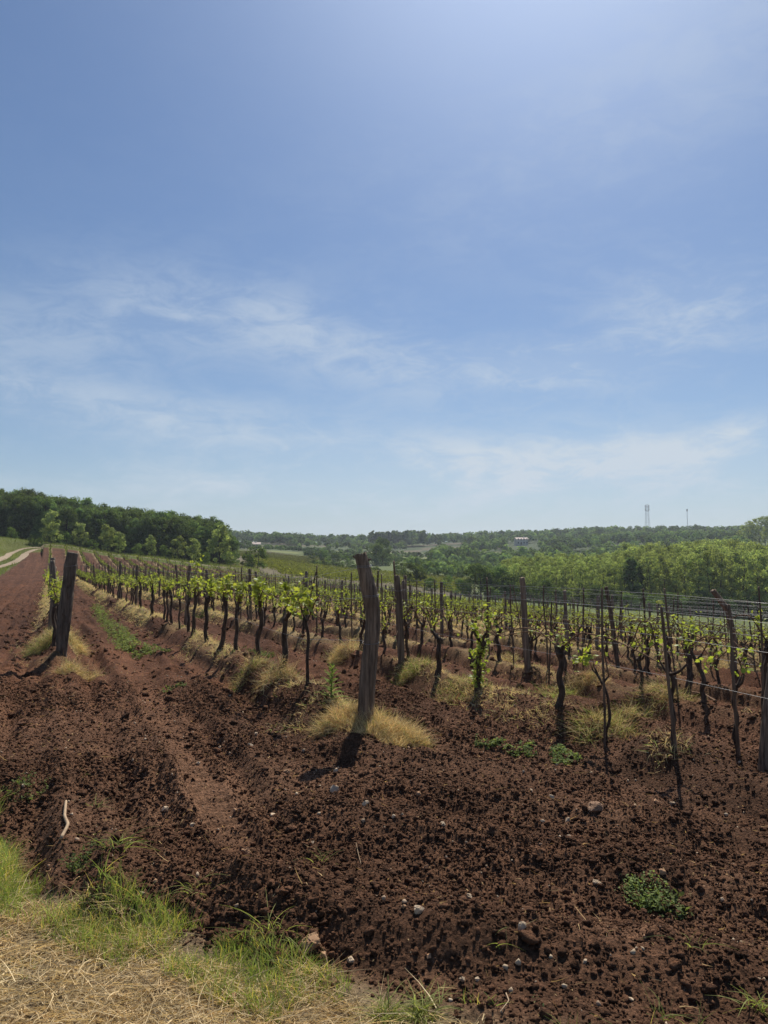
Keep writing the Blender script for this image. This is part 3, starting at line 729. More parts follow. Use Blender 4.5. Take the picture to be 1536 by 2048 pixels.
POST_VARS = []
for i in range(6):
    r = np.random.default_rng(600+i); h = 1.30 + .12*r.random(); l = r.normal(0, .03); b = r.normal(0, .03)
    rr = r.uniform(.036, .05)
    POST_VARS.append(post_mesh([(0, 0, -.2, rr*1.08), (b*.3, 0, h*.25, rr), (b, b, h*.6, rr*.97), (l, 0, h, rr*.9)], 610+i, 16, 26, .06, .012, 'post' if i % 2 else 'post_grey', crack=3))
STAKE_VARS = []
for i in range(4):
    r = np.random.default_rng(700+i); h = 1.25 + .2*r.random(); rr = r.uniform(.011, .016); b = r.normal(0, .012)
    STAKE_VARS.append(post_mesh([(0, 0, -.15, rr*1.1), (b, 0, h*.4, rr), (-b, b, h*.75, rr), (0, 0, h, rr*.9)], 710+i, 8, 16, .07, .01, 'stake'))

# ------------------------------------------------------------------ vines
def leaf_shape():
    pts = []
    for k, (a, r) in enumerate([(-90, .12), (-65, .50), (-35, .42), (-12, .62), (12, .48), (40, .72), (65, .52), (90, .95), (115, .52), (140, .72), (168, .48), (192, .62), (215, .42), (245, .50)]):
        a = math.radians(a); pts.append((math.cos(a)*r*.62, math.sin(a)*r*.62 + .15, .06*math.sin(3*a) - .10*abs(math.cos(a))*r))
    V = np.array([(0, .05, .05)] + pts); n = len(pts)
    return V, np.array([(0, 1+i, 1+(i+1) % n) for i in range(n)])
LEAF = leaf_shape()
def vine_meshes(seed, h=.66, r0=.030, leaves=46, spread=.5, bend=.06, lsz=.055, upright=.5, canes=2, cover=False, head=1.0, lean=(0, 0), shoots=5, arch=1.0, arm=1.0):
    """x axis = along the row"""
    r = np.random.default_rng(seed); s_ = Soup()
    n = 26; zz = np.linspace(-.08, h, n); q = np.clip(zz/h, 0, 1)
    px = lean[0]*q + bend*np.sin(q*3.0 + r.uniform(0, 6))*q + .012*np.sin(q*14 + seed); py = lean[1]*q + bend*.7*np.sin(q*2.6 + r.uniform(0, 6))*q + .010*np.sin(q*11 + seed*3)
    rad = r0*(1.15 - .25*q + .55*head*np.exp(-((q-.97)/.07)**2) + .25*np.exp(-(q/.08)**2))
    path = np.stack([px, py, zz], 1); V, fs = tube(path, rad, 10, .14, seed, True, .012); s_.add(V, fs)
    top = path[-1] + np.array((0, 0, -.02))
    arms = []
    for k in range(int(2 + r.integers(0, 2))):
        a = r.choice([0, math.pi]) + r.normal(0, .5); ln = r.uniform(.07, .17)*arm
        d = np.array((math.cos(a), math.sin(a)*.6, r.uniform(.3, 1.3))); d /= np.linalg.norm(d)
        m = top + d*ln*.5 + r.normal(0, .01, 3); en = top + d*ln + np.array((0, 0, .03))
        V, fs = tube(interp_path([top, m, en], 7), np.linspace(r0*.85, r0*.5, 7), 8, .18, seed+k, True, .006); s_.add(V, fs); arms.append(en)
    trunk = s_.mesh('trunk', [M['bark']], True)
    c_ = Soup(); spots = []
    for k in range(canes):
        sg = 1 if k % 2 == 0 else -1; st = arms[k % len(arms)]; L = r.uniform(.8, 1.15)*spread*1.6
        up = r.uniform(.16, .34)*arch; pts = [st, st + np.array((sg*L*.22, r.normal(0, .03), up)), st + np.array((sg*L*.5, r.normal(0, .04), up*.95)), st + np.array((sg*L*.8, r.normal(0, .05), up*.3)), st + np.array((sg*L, r.normal(0, .05), -.03))]
        pa = interp_path(pts, 22); V, fs = tube(pa, np.linspace(.0075, .004, 22), 6, .08, seed+k); c_.add(V, fs)
        for i in range(3, 22, 2): spots.append((pa[i], .5))
    for k in range(shoots):
        b = arms[k % len(arms)] if k % 3 else (spots[int(r.integers(0, len(spots)))][0] if spots else arms[0])
        hh = r.uniform(.10, .30)*upright*1.4; d = np.array((r.normal(0, .35), r.normal(0, .30), 1.)); d /= np.linalg.norm(d)
        pa = interp_path([b, b + d*hh*.5 + r.normal(0, .01, 3), b + d*hh], 7); V, fs = tube(pa, np.linspace(.004, .002, 7), 5); c_.add(V, fs)
        for i in range(1, 7): spots.append((pa[i], 1.0))
    if cover:
        for i in range(5, n): 
            if r.random() < .9: spots += [(path[i] + np.array((rad[i]*math.cos(q_), rad[i]*math.sin(q_), 0))*1.2, 2.2) for q_ in (0, 1.6, 3.1, 4.7)]
    cane = c_.mesh('canes', [M['cane']], True)
    w = np.array([q[1] for q in spots]); idx = r.choice(len(spots), leaves, p=w/w.sum())
    P = np.array([spots[i][0] for i in idx]) + r.normal(0, .035, (leaves, 3)) + np.array((0, 0, .02))
    S = lsz*r.uniform(.45, 1.35, leaves)
    R = rand_rot(leaves, 1.0, r)
    V, fs, _ = instances(LEAF[0], [LEAF[1]], P, R, S)
    l_ = Soup(); l_.add(V, fs); fol = l_.mesh('foliage', [M['vineleaf']], False)
    return trunk, cane, fol
LEAFY = [vine_meshes(20+i, h=.58+.05*(i % 3), r0=.022+.003*(i % 2), leaves=70, spread=.46, bend=.04, lsz=.066, upright=.52, canes=2, shoots=11, arch=.5) for i in range(6)]
SPARSE = [vine_meshes(40+i, h=.42+.06*(i % 3), r0=.023+.004*(i % 2), leaves=58, spread=.5, bend=.05, lsz=.048, upright=.45, canes=3, shoots=7, arch=.75) for i in range(7)]
RZ_ROW = math.atan2(CT, -ST)
ORD = ['zeroth', 'first', 'second', 'third', 'fourth', 'fifth', 'sixth', 'seventh', 'eighth', 'ninth', 'tenth', 'eleventh', 'twelfth', 'thirteenth', 'fourteenth', 'fifteenth', 'sixteenth', 'seventeenth', 'eighteenth', 'nineteenth']
TENS = {2: 'twent', 3: 'thirt', 4: 'fort', 5: 'fift', 6: 'sixt', 7: 'sevent', 8: 'eight', 9: 'ninet'}
def ordn(n):
    if n < 20: return ORD[n]
    if n >= 100: return 'hundredth' if n == 100 else 'hundred-and-' + ordn(n-100)
    if n % 10 == 0: return TENS[n//10] + 'ieth'
    return TENS[n//10] + 'y-' + ORD[n % 10]
def put_vine(meshes, loc, rz, label, sc=1.0, flip=False):
    e = empty('grapevine', loc, rz + (math.pi if flip else 0)); e.scale = (sc, sc, sc)
    tag(e, label, 'grapevine', 'grapevines planted in the rows')
    obj('trunk', meshes[0], e); obj('cane', meshes[1], e); obj('foliage', meshes[2], e); return e

# hand placed vines: pixel of the foot, height of the head in px -> (label, builder options)
hand1 = [(613, 1378, 'slender', dict(h=.72, r0=.017, leaves=120, lsz=.085, spread=.36, upright=.8, shoots=10, bend=.03)),
         (567, 1354, 'thick-trunked', dict(h=.68, r0=.030, leaves=60, lsz=.08, spread=.22, upright=1.3, shoots=9, head=.6)),
         (514, 1330, 'curving', dict(h=.72, r0=.026, leaves=110, lsz=.09, spread=.35, shoots=10)),
         (472, 1303, 'straight', dict(h=.66, r0=.024, leaves=95, lsz=.085, spread=.36, shoots=9, bend=.02)),
         (438, 1302, 'strongly bent', dict(h=.80, r0=.030, leaves=100, lsz=.08, spread=.36, shoots=9, lean=(-.02, -.14), bend=.10)),
         (413, 1283, 'stout', dict(h=.74, r0=.030, leaves=110, lsz=.08, spread=.4, shoots=10)),
         (387, 1268, 'dark', dict(h=.70, r0=.028, leaves=110, lsz=.08, spread=.4, shoots=10))]
smax = {k: ROW_START.get(k, 3.0) for k in range(len(ROWS))}
cnt = {}
for i, (px, py, adj, kw) in enumerate(hand1):
    kw = dict(kw, upright=min(kw.get('upright', .6), .62), arch=.55)
    x, y, z = ray_ground(px, py); s, t = st_of(x, y); smax[1] = max(smax[1], float(s))
    put_vine(vine_meshes(200+i, **kw), (x, y, z-.01), RZ_ROW, f'{adj} grapevine, {ordn(i+1)} from the near end of the second row')
cnt[1] = len(hand1)
hand2 = [(1473, 1508, 'slim young grapevine tied to a tall stake at the right edge', dict(h=.62, r0=.016, leaves=34, lsz=.07, spread=.3, shoots=4, canes=1, bend=.015, head=.3)),
         (1346, 1494, 'thin young grapevine standing close behind a leaning stake', dict(h=.60, r0=.014, leaves=30, lsz=.07, spread=.3, shoots=4, canes=1, bend=.01, head=.3)),
         (1212, 1487, 'small young grapevine hugging the tall thin stake', dict(h=.55, r0=.013, leaves=34, lsz=.07, spread=.3, shoots=5, canes=1, head=.3)),
         (1121, 1414, 'thick old grapevine with a knobbly pruned head, right of the mid post', dict(h=.56, r0=.034, leaves=50, lsz=.055, spread=.75, shoots=6, canes=3, bend=.012, head=1.3, lean=(-.02, .0), upright=.7, arch=.6, arm=.45)),
         (955, 1382, 'grapevine wrapped from foot to head in bright young leaves', dict(h=.60, r0=.032, leaves=330, lsz=.062, spread=.14, shoots=10, cover=True, bend=.05, canes=1, upright=.46, arch=.5, lean=(.05, .03))),
         (878, 1347, 'grapevine with a forked head just right of the bent post', dict(h=.46, r0=.032, leaves=55, lsz=.055, spread=.42, shoots=7, canes=3, bend=.05))]
for i, (px, py, lab, kw) in enumerate(hand2):
    x, y, z = ray_ground(px, py); s, t = st_of(x, y); smax[2] = max(smax[2], float(s))
    put_vine(vine_meshes(230+i, **kw), (x, y, z-.01), RZ_ROW + (math.pi if i == 4 else 0), lab)
hand3 = [(1530, 1430, 'grapevine rising beside a thin stake near the right frame edge', dict(h=.72, r0=.026, leaves=40, lsz=.06, spread=.5, shoots=5)),
         (1376, 1398, 'leaning old grapevine with a round knot at its head', dict(h=.72, r0=.038, leaves=70, lsz=.065, spread=.7, shoots=8, canes=3, lean=(.10, -.16), head=1.6, bend=.03)),
         (1292, 1344, 'dark grapevine with one long sideways arm', dict(h=.60, r0=.034, leaves=60, lsz=.07, spread=.6, shoots=7, canes=3)),
         (1178, 1316, 'stubby grapevine with a flat cut head', dict(h=.60, r0=.036, leaves=42, lsz=.055, spread=.45, shoots=5, canes=2))]
for i, (px, py, lab, kw) in enumerate(hand3):
    x, y, z = ray_ground(px, py); s, t = st_of(x, y)
    k = int(np.argmin([abs(t-q) for q in ROWS])); smax[k] = max(smax[k], float(s)) if i < 3 else smax[k]
    put_vine(vine_meshes(250+i, **kw), (x, y, z-.01), RZ_ROW, lab)

# hand placed posts and stakes: foot px, top px, radius, label, kind
def slant_post(px, py, tx, ty, rr, name, label, cat, group, seed, mat='post', bendx=0.0, loops=True, n=40):
    x, y, z = ray_ground(px, py); h = (py-ty)/F*y; dx = (tx-px)/F*y
    pts = [(0, 0, -.2, rr*1.05), (0, 0, 0, rr*1.05), (dx*.35 + bendx, 0, h*.4, rr), (dx*.7 + bendx*1.2, 0, h*.75, rr*.95), (dx, 0, h, rr*.88)]
    me = post_mesh(pts, seed, 20 if rr > .025 else 10, n, .06, .012 if rr > .025 else .006, mat, crack=4 if rr > .025 else 1)
    if loops and rr > .025:
        e = empty(name, (x, y, z)); tag(e, label, cat, group); obj('post_wood', me, e); wire_loop(h*.82, pts, e, 1)
    else: e = tag(obj(name, me, None, (x, y, z)), label, cat, group)
    return x, y
PG = 'wooden posts standing in the vine rows'; SG = 'thin stakes standing in the vine rows'
hposts = [slant_post(802, 1327, 793, 1153, .042, 'vineyard_post', 'narrow dark post leaning slightly left, right of the bent end post', 'post', PG, 31, bendx=.02),
          slant_post(1055, 1342, 1046, 1158, .046, 'vineyard_post', 'straight brown post with flat top, left of the knobbly old grapevine', 'post', PG, 32),
          slant_post(1236, 1336, 1215, 1176, .042, 'vineyard_post', 'tall post leaning left behind the thin stakes on the right', 'post', PG, 33),
          slant_post(1468, 1340, 1430, 1183, .055, 'vineyard_post', 'crooked thick post with a bend near its top, far right', 'post', PG, 34, bendx=.13),
          slant_post(884, 1268, 883, 1165, .05, 'vineyard_post', 'upright pale post behind the forked grapevine', 'post', PG, 36, 'post_grey'),
          slant_post(371, 1252, 378, 1132, .045, 'vineyard_post', 'dark post leaning right in the second row from the left', 'post', PG, 35),
          slant_post(237, 1194, 239, 1122, .05, 'vineyard_post', 'upright post among the leafy vines well back in the second row', 'post', PG, 37, loops=False),
          slant_post(1527, 1545, 1552, 1335, .050, 'vineyard_post', 'slanting post cut off by the right edge of the picture', 'post', PG, 38, loops=False)]
for k, (px, py, tx, ty, rr, lab) in enumerate([
        (1210, 1494, 1208, 1182, .010, 'tallest thin stake, in front of the leaning posts on the right'),
        (1350, 1500, 1327, 1220, .013, 'thin stake leaning left in front of the knotted grapevine'),
        (1477, 1515, 1465, 1216, .014, 'thin upright stake with a pointed top near the right edge'),
        (1530, 1440, 1525, 1178, .010, 'dark thin stake rising above the wires at the right edge'),
        (1098, 1372, 1106, 1205, .011, 'thin stake just left of the knobbly old grapevine'),
        (1052, 1335, 1028, 1172, .008, 'very thin stake beside the straight brown post'),
        (817, 1318, 806, 1185, .009, 'thin stake next to the narrow dark post'),
        (1095, 1240, 1092, 1170, .012, 'short thin stake beyond the brown post'),
        (950, 1235, 951, 1148, .010, 'thin pole standing up against the dark bushes')]):
    slant_post(px, py, tx, ty, rr, 'vine_stake', lab, 'stake', SG, 80+k, 'stake')

# procedural vines in rows; the nearest ones are things, the rest one mass
cand = []; pcand = []; scand = []
r = np.random.default_rng(77)
for k, tk in enumerate(ROWS):
    sp = .93 if k < 3 else .84
    s = (12.6 if k == 0 else smax[k] + sp if k in (1, 2, 3) else 3.0)
    order = {1: 7, 2: 6, 3: 3}.get(k, 0); pn = 0; sn = 0
    next_post = {0: 15.0, 1: 24.0, 2: 17.5, 3: 14.0}.get(k, 4 + 5.5*r.random()); 
    while s < s_end(tk):
        t = tk + r.normal(0, .04); x, y = xy_of(s + r.normal(0, .06), t)
        px = CX + x/max(y, .5)*F
        if tk < t_max(s) and y > 3 and -60 < px < 1640:
            miss = r.random() < .07 and k > 0
            if not miss:
                order += 1; cand.append((k, order, x, y, s, r.random()))
            if s > next_post:
                xx, yy = xy_of(s + sp*.5, tk + r.normal(0, .03))
                if all((xx-a)**2 + (yy-b)**2 > .8 for a, b in hposts):
                    pn += 1; pcand.append((k, pn, xx, yy, s))
                next_post = s + (5.2 if k else 2.6 if s < 20 else 6)
            elif k >= 2 and r.random() < (.40 if s < 40 else .28):
                xx, yy = xy_of(s + sp*.45, tk + r.normal(0, .04)); sn += 1; scand.append((k, sn, xx, yy, s))
        s += sp*r.uniform(.9, 1.12)
cand.sort(key=lambda c: c[3]); pcand.sort(key=lambda c: c[3]); scand.sort(key=lambda c: c[3])
NV = 275
cx_ = np.array([c[2] for c in cand]); cy_ = np.array([c[3] for c in cand]); cz_ = H1(cx_, cy_)
for i, (k, o, x, y, s, rn) in enumerate(cand[:NV]):
    leafy = k < 2 or s > 24
    ms = (LEAFY if leafy else SPARSE); ms = ms[int(rn*997) % len(ms)]
    w = 'leafy' if leafy else 'sparse-leaved'
    put_vine(ms, (x, y, cz_[i]-.01), RZ_ROW + (rn-.5)*.3, f'{w} grapevine, {ordn(o)} from the near end of the {ordn(k+1)} row from the left', .88 + .2*rn, rn > .5)
# distant vines as one mass: trunks, then leaf clumps
def far_vines(xs, ys, zs, name, label, leaf_n=34, lo=.0, hscale=1.0, tcol=None):
    n = len(xs); s_ = Soup()
    q = np.array([(-1, -1, 0), (1, -1, 0), (1, 1, 0), (-1, 1, 0), (-1, -1, 1), (1, -1, 1), (1, 1, 1), (-1, 1, 1)], float); fq = np.array([(0, 1, 5, 4), (1, 2, 6, 5), (2, 3, 7, 6), (3, 0, 4, 7)])
    V, fs, _ = instances(q, [fq], np.stack([xs, ys, zs-.05], 1), rand_rot(n, .10), np.stack([np.full(n, .028), np.full(n, .028), rng.uniform(.55, .8, n)*hscale], 1))
    s_.add(V, fs, (.3, .2, .15)); a = s_.mesh(name+'_trunks', [M['bark']], False, True)
    return a
fx, fy, fz = cx_[NV:], cy_[NV:], cz_[NV:]
n = len(fx)
trunk_soup = Soup(); leaf_soup = Soup()
q8 = np.array([(math.cos(a)*(1-.25*zz), math.sin(a)*(1-.25*zz), zz) for zz in (0, 1) for a in np.arange(5)*2*np.pi/5]); f8 = np.array([(i, (i+1) % 5, 5+(i+1) % 5, 5+i) for i in range(5)])
for sg in (0, 1):
    V, fs, _ = instances(q8, [f8], np.stack([fx, fy, fz-.05], 1), rand_rot(n, .11), np.stack([np.full(n, .033), np.full(n, .033), rng.uniform(.48, .66, n)], 1)); 
    if sg == 0: trunk_soup.add(V, fs)
    else:
        V, fs, _ = instances(q8, [f8], np.stack([fx, fy, fz+.42], 1), rand_rot(n, .7), np.stack([np.full(n, .018), np.full(n, .018), rng.uniform(.2, .4, n)], 1)); trunk_soup.add(V, fs)
vm = bpy.data.objects
mass = mesh_arrays  # alias kept short
LQ = np.array([(-.5, -.35, 0), (.1, -.55, .12), (.55, 0, 0), (.1, .55, .12), (-.5, .35, 0)]); LF = np.array([(0, 1, 2, 3, 4)])
def vine_leaves(soup, xs, ys, zs, per, size, z0=.45, z1=.88, along=.42, colr=(1, 1, 1)):
    n = len(xs); m = n*per
    u = rng.normal(0, along*.6, m); v = rng.normal(0, .09, m)
    bx = np.repeat(xs, per) - ST*u + CT*v; by = np.repeat(ys, per) + CT*u + ST*v
    bz = np.repeat(zs, per) + z0 + (z1-z0)*rng.beta(1.6, 1.9, m) - .15*np.abs(u)
    sc_ = size*rng.uniform(.5, 1.4, m)
    V, fs, c = instances(LQ, [LF], np.stack([bx, by, bz], 1), rand_rot(m), sc_, np.array(colr)[None]*rng.uniform(.6, 1.2, m)[:, None]*np.repeat(rng.uniform(.8, 1.15, n), per)[:, None])
    soup.add(V, fs, c)
for d0, d1, per, size in ((0, 30, 46, .060), (30, 50, 32, .075), (50, 80, 21, .095), (80, 200, 13, .12)):
    k = (fy >= d0) & (fy < d1)
    if k.sum(): vine_leaves(leaf_soup, fx[k], fy[k], fz[k], per, size)
n0 = trunk_soup.n; V = np.concatenate(trunk_soup.V + leaf_soup.V)
me = mesh_arrays('vine_rows', V, [np.concatenate(trunk_soup.F[4]), np.concatenate(leaf_soup.F[5]) + n0], [M['bark'], M['vineleaf_far']], False, np.concatenate(trunk_soup.C + leaf_soup.C))
nt = sum(len(f) for f in trunk_soup.F[4]); mi = np.ones(len(me.polygons), dtype=np.int32); mi[:nt] = 0; me.polygons.foreach_set('material_index', mi)
tag(obj('vine_rows', me), 'hundreds of leafing vines in the farther part of the vineyard', 'grapevines', kind='stuff')

NP, NS = 190, 130
px_ = np.array([c[2] for c in pcand]); py_ = np.array([c[3] for c in pcand]); pz_ = H1(px_, py_)
for i, (k, o, x, y, s) in enumerate(pcand[:NP]):
    op = obj('vineyard_post', POST_VARS[i % 6], None, (x, y, pz_[i]), r.uniform(0, 6.28)); op.rotation_euler = (r.normal(0, .05), r.normal(0, .05), r.uniform(0, 6.28))
    if k == 0 and s < 20: op.scale = (1.15, 1.15, 1.03)
    tag(op, f'upright wooden post in the {ordn(k+1)} row from the left, {ordn(o)} of its repeated posts', 'post', PG)
sx_ = np.array([c[2] for c in scand]); sy_ = np.array([c[3] for c in scand]); sz_ = H1(sx_, sy_)
for i, (k, o, x, y, s) in enumerate(scand[:NS]):
    op = obj('vine_stake', STAKE_VARS[i % 4], None, (x, y, sz_[i])); op.rotation_euler = (r.normal(0, .07), r.normal(0, .07), r.uniform(0, 6.28))
    tag(op, f'thin stake tied beside a vine, {ordn(o)} stake of the {ordn(k+1)} row from the left', 'stake', SG)
s_ = Soup()
for xs, ys, zs, rad, hh in ((px_[NP:], py_[NP:], pz_[NP:], .045, 1.35), (sx_[NS:], sy_[NS:], sz_[NS:], .018, 1.25)):
    n = len(xs)
    if n: V, fs, _ = instances(q8, [f8], np.stack([xs, ys, zs-.05], 1), rand_rot(n, .05), np.stack([np.full(n, rad), np.full(n, rad), rng.uniform(.9, 1.1, n)*hh], 1)); s_.add(V, fs)
if s_.n: tag(obj('distant_posts', s_.mesh('distant_posts', [M['post_grey']], False)), 'small grey posts and stakes scattered through the far vine rows', 'posts', kind='stuff')

# ------------------------------------------------------------------ trellis wires
def row_wire(k, hgt, rad, s0, s1, label, sag=.03, toff=0.0, anchor=None):
    ss = np.arange(s0, s1, 1.3); x, y = xy_of(ss, ROWS[k] + toff + .01*np.sin(ss*1.1)); gz = H0(x, y) + .08
    span = 5.2; ph = (ss % span)/span; z = gz + hgt - sag*4*ph*(1-ph) + .012*np.sin(ss*.37 + k)
    # wires run straight between posts: smooth the terrain under them
    P = np.stack([x, y, z], 1)
    if anchor is not None: P[0] = anchor
    V, fs = tube(P, rad*(1 + np.clip(y-12, 0, 60)*.004), 4, 0, 0, False)
    s_ = Soup(); s_.add(V, fs); tag(obj('trellis_wire', s_.mesh('trellis_wire', [M['wire']], True)), label, 'wire', 'wires strung along the vine rows')
hn = {.66: 'lowest', .98: 'middle', 1.18: 'upper', 1.33: 'top'}
for k in range(0, 15):
    s1 = min(float(s_end(ROWS[k])), 45 if k > 3 else 90)
    for hgt in ((.66, .98, 1.18, 1.33) if k > 1 else (.98, 1.18) if k == 0 else (.66, 1.02, 1.30)):
        s0 = ROW_START.get(k, 1.0) if k < 2 else 1.5 + k*.3
        an = None
        if k == 1: an = (MAIN[0] + .02, MAIN[1], MAIN[2] + {.66: .72, 1.02: 1.10, 1.30: 1.37}[hgt]); s0 = 6.3
        if k == 0: an = (POST0[0] + .10, POST0[1], POST0[2] + (1.0 if hgt < 1 else 1.28)); s0 = 12.3
        nm = hn.get(hgt, {1.02: 'middle', 1.30: 'top'}.get(hgt))
        if k > 3 and hgt == .66: continue
        if k > 5: s1 = min(s1, 30)
        if k > 5 and hgt < 1.2: continue
        row_wire(k, hgt, .0014, s0, s1, f'{nm} thin steel wire strung along the {ordn(k+1)} row from the left', r.uniform(.01, .05), r.normal(0, .02), an)

# ------------------------------------------------------------------ trees
def tree_meshes(seed, kind):
    r = np.random.default_rng(seed)
    P = dict(oak=dict(H=11, cr=4.0, base=.04, ncl=92, per=90, q=.25, clr=1.05, trunk=.22, mat='oak', top=1.0),
             locust=dict(H=11.5, cr=2.6, base=.08, ncl=60, per=70, q=.19, clr=.74, trunk=.14, mat='acacia', top=.95),
             bush=dict(H=3.6, cr=2.0, base=.0, ncl=26, per=70, q=.17, clr=.65, trunk=.07, mat='bush', top=.9),
             darkbush=dict(H=5.0, cr=2.7, base=.0, ncl=36, per=90, q=.2, clr=.85, trunk=.12, mat='oak', top=.9),
             sapling=dict(H=6.0, cr=1.8, base=.18, ncl=34, per=70, q=.2, clr=.62, trunk=.09, mat='acacia', top=1.0),
             pine=dict(H=10, cr=2.2, base=.25, ncl=34, per=60, q=.35, clr=.8, trunk=.16, mat='oak', top=.8))[kind]
    H, cr = P['H'], P['cr']; s_ = Soup()
    n = 14; zz = np.linspace(-.4, H*.88, n); path = np.stack([.25*np.sin(zz*.5 + seed), .25*np.cos(zz*.43 + seed*2) - .25, zz], 1); path[:, :2] *= (zz/H)[:, None].clip(0)*1.5
    V, fs = tube(path, P['trunk']*np.linspace(1.15, .22, n), 8, .08, seed); s_.add(V, fs)
    C = []
    for i in range(P['ncl']):
        f = P['base'] + (1-P['base'])*((i + r.random())/P['ncl'])**.85
        env = {'oak': math.sin(math.pi*min(1, (f*.80+.16)))**.5, 'locust': (.5 + .75*f if f < .75 else 1.07 - (f-.75)*2.6), 'bush': math.sqrt(max(0, 1-f*f*.9)), 'darkbush': math.sqrt(max(0, 1-(f*1.1-.25)**2)),
               'sapling': math.sin(math.pi*min(1, f*.85+.1))**.6, 'pine': 1.15*(1.05-f)**.7}[kind]
        rad = cr*env*math.sqrt(r.uniform(.12, 1)); a = r.uniform(0, 6.283)
        z = f*H*.95 + r.normal(0, .2); C.append((rad*math.cos(a), rad*math.sin(a), max(z, P['clr']*.45)))
        if i % 3 == 0 and rad > .5:
            z0 = max(.3, z - rad*.7); b = np.array([np.interp(z0, zz, path[:, 0]), np.interp(z0, zz, path[:, 1]), z0]); en = np.array(C[-1]); md = (b+en)/2 + r.normal(0, .12, 3)
            V, fs = tube(interp_path([b, md, en], 6), P['trunk']*np.linspace(.34, .07, 6), 5, .05, seed+i); s_.add(V, fs)
    C = np.array(C); trunk = s_.mesh('trunk', [M['treebark']], True)
    m = len(C)*P['per']; cs = P['clr']*r.uniform(.6, 1.25, len(C)); d = r.normal(size=(m, 3)); d /= np.linalg.norm(d, axis=1)[:, None]
    rr = np.repeat(cs, P['per'])*r.random(m)**.40
    pts = np.repeat(C, P['per'], 0) + d*rr[:, None]*np.array((1, 1, .84)); pts[:, 2] = np.maximum(pts[:, 2], .05)
    # leaf sprays face outward and up
    nrm = unit(d*.8 + np.array((0, 0, .5)) + r.normal(0, .55, (m, 3))); a = unit(np.cross(nrm, r.normal(size=(m, 3)))); b = np.cross(nrm, a)
    R = np.stack([a, b, nrm], 2); S = P['q']*r.uniform(.45, 1.35, m)
    tone = np.repeat(r.uniform(.60, 1.35, len(C)), P['per'])*r.uniform(.75, 1.25, m)
    V, fs, c = instances(LQ, [LF], pts, R, S, tone[:, None]*np.ones(3))
    l_ = Soup(); l_.add(V, fs, c); crown = l_.mesh('crown', [M[P['mat']]], False, True)
    return trunk, crown
TV = {k: [tree_meshes(900 + 17*i + 100*j, k) for i in range(nv)] for j, (k, nv) in enumerate([('oak', 6), ('locust', 6), ('bush', 4), ('darkbush', 3), ('sapling', 3), ('pine', 3)])}
def put_tree(kind, i, px, D, sc, label, name, cat, group, sink=.1, zs=1.0):
    x, y, z = far_pt(px, D); t = TV[kind][i % len(TV[kind])]
    e = empty(name, (x, y, z-sink), (i*2.39996) % 6.283); e.scale = (sc, sc, sc*zs); tag(e, label, cat, group)
    obj('trunk', t[0], e); obj('crown', t[1], e); return e
r = np.random.default_rng(5)
# dark oak wood on the left: top outline of the wood by bearing
topx = np.array([-200, 0, 60, 110, 150, 200, 270, 330, 380, 420, 455, 470, 478]); topy = np.array([978, 982, 975, 990, 1000, 1003, 1014, 1018, 1027, 1036, 1046, 1058, 1075])
k = 0; og = 'oaks of the dark wood on the left'
for row, D in enumerate((160, 168, 177, 188)):
    px = -150 + 13*row
    while px < 462 - row*6:
        Dj = D + r.normal(0, 2.0) - .004*(px-200); x, y, z = far_pt(px, Dj)
        ty = np.interp(px, topx, topy) + r.normal(0, 4) + (13, 7, 0, -3)[row]
        zt = EYE + (HOR-ty)/F*Dj; h = np.clip(zt - z, 3.5, 16); k += 1
        put_tree('oak', k*3 + row, px, Dj, h/11.2*.97, f'dark green oak, {ordn(k)} counted through the left wood from its front edge leftmost', 'oak_tree', 'tree', og, zs=1.0)
        px += r.uniform(21, 30)*(h/11)
for i, (px, D, h, lab) in enumerate([
        (103, 143, 6.3, 'pale slim sapling alone in front of the dark wood above the left posts'), (215, 146, 5.6, 'light green sapling before the wood, left of the paired saplings'),
        (238, 149, 4.6, 'small sapling close to the light green one at the wood edge'), (160, 152, 5.0, 'young tree at the foot of the dark wood, right of the lone sapling'),
        (302, 150, 4.4, 'short round sapling before the middle of the dark wood'), (357, 148, 4.9, 'light sapling left of the last pair before the wood'),
        (388, 147, 4.7, 'broad light sapling near the right end of the wood'), (440, 146, 7.8, 'tall open sapling closing the right end of the dark wood')]):
    put_tree('sapling', i, px, D, h/6.0, lab, 'young_tree', 'tree', 'saplings in front of the dark wood')
for i, (px, D, h) in enumerate([(22, 150, 2.4), (68, 140, 2.0), (80, 138, 1.6), (330, 150, 2.6), (412, 148, 2.4), (185, 150, 2.2), (130, 150, 2.6), (275, 151, 2.4), (460, 150, 3.0)]):
    put_tree('bush', i, px, D, h/3.6, f'low green shrub at the edge of the left wood, {ordn(i+1)} listed among its shrubs', 'shrub', 'shrub', 'shrubs at the edge of the left wood')

# light green locust wood on the right
ltx = np.array([960, 985, 1010, 1060, 1100, 1180, 1235, 1250, 1300, 1350, 1400, 1450, 1500, 1560, 1700]); lty = np.array([1140, 1122, 1112, 1104, 1101, 1104, 1098, 1084, 1080, 1086, 1074, 1073, 1078, 1078, 1078])
k = 0
for row, D in enumerate((146, 155, 165, 176, 188)):
    px = 1000 + 6*row - (8 if row > 2 else 0)
    while px < 1640:
        Dj = D + r.normal(0, 2.4); x, y, z = far_pt(px, Dj)
        ty = np.interp(px, ltx, lty) + abs(r.normal(0, 5)) + (24, 15, 7, 2, 0)[row]
        h = np.clip(EYE + (HOR-ty)/F*Dj - z, 5, 17); k += 1
        if not (row == 0 and 1255 < px < 1290):
            put_tree('locust', k*5 + row, px, Dj, h/11.3, f'light yellow-green locust tree, {ordn(k)} counted back through the right wood from its front', 'locust_tree', 'tree', 'locust trees of the light wood on the right', zs=1.0)
        px += r.uniform(19, 29)
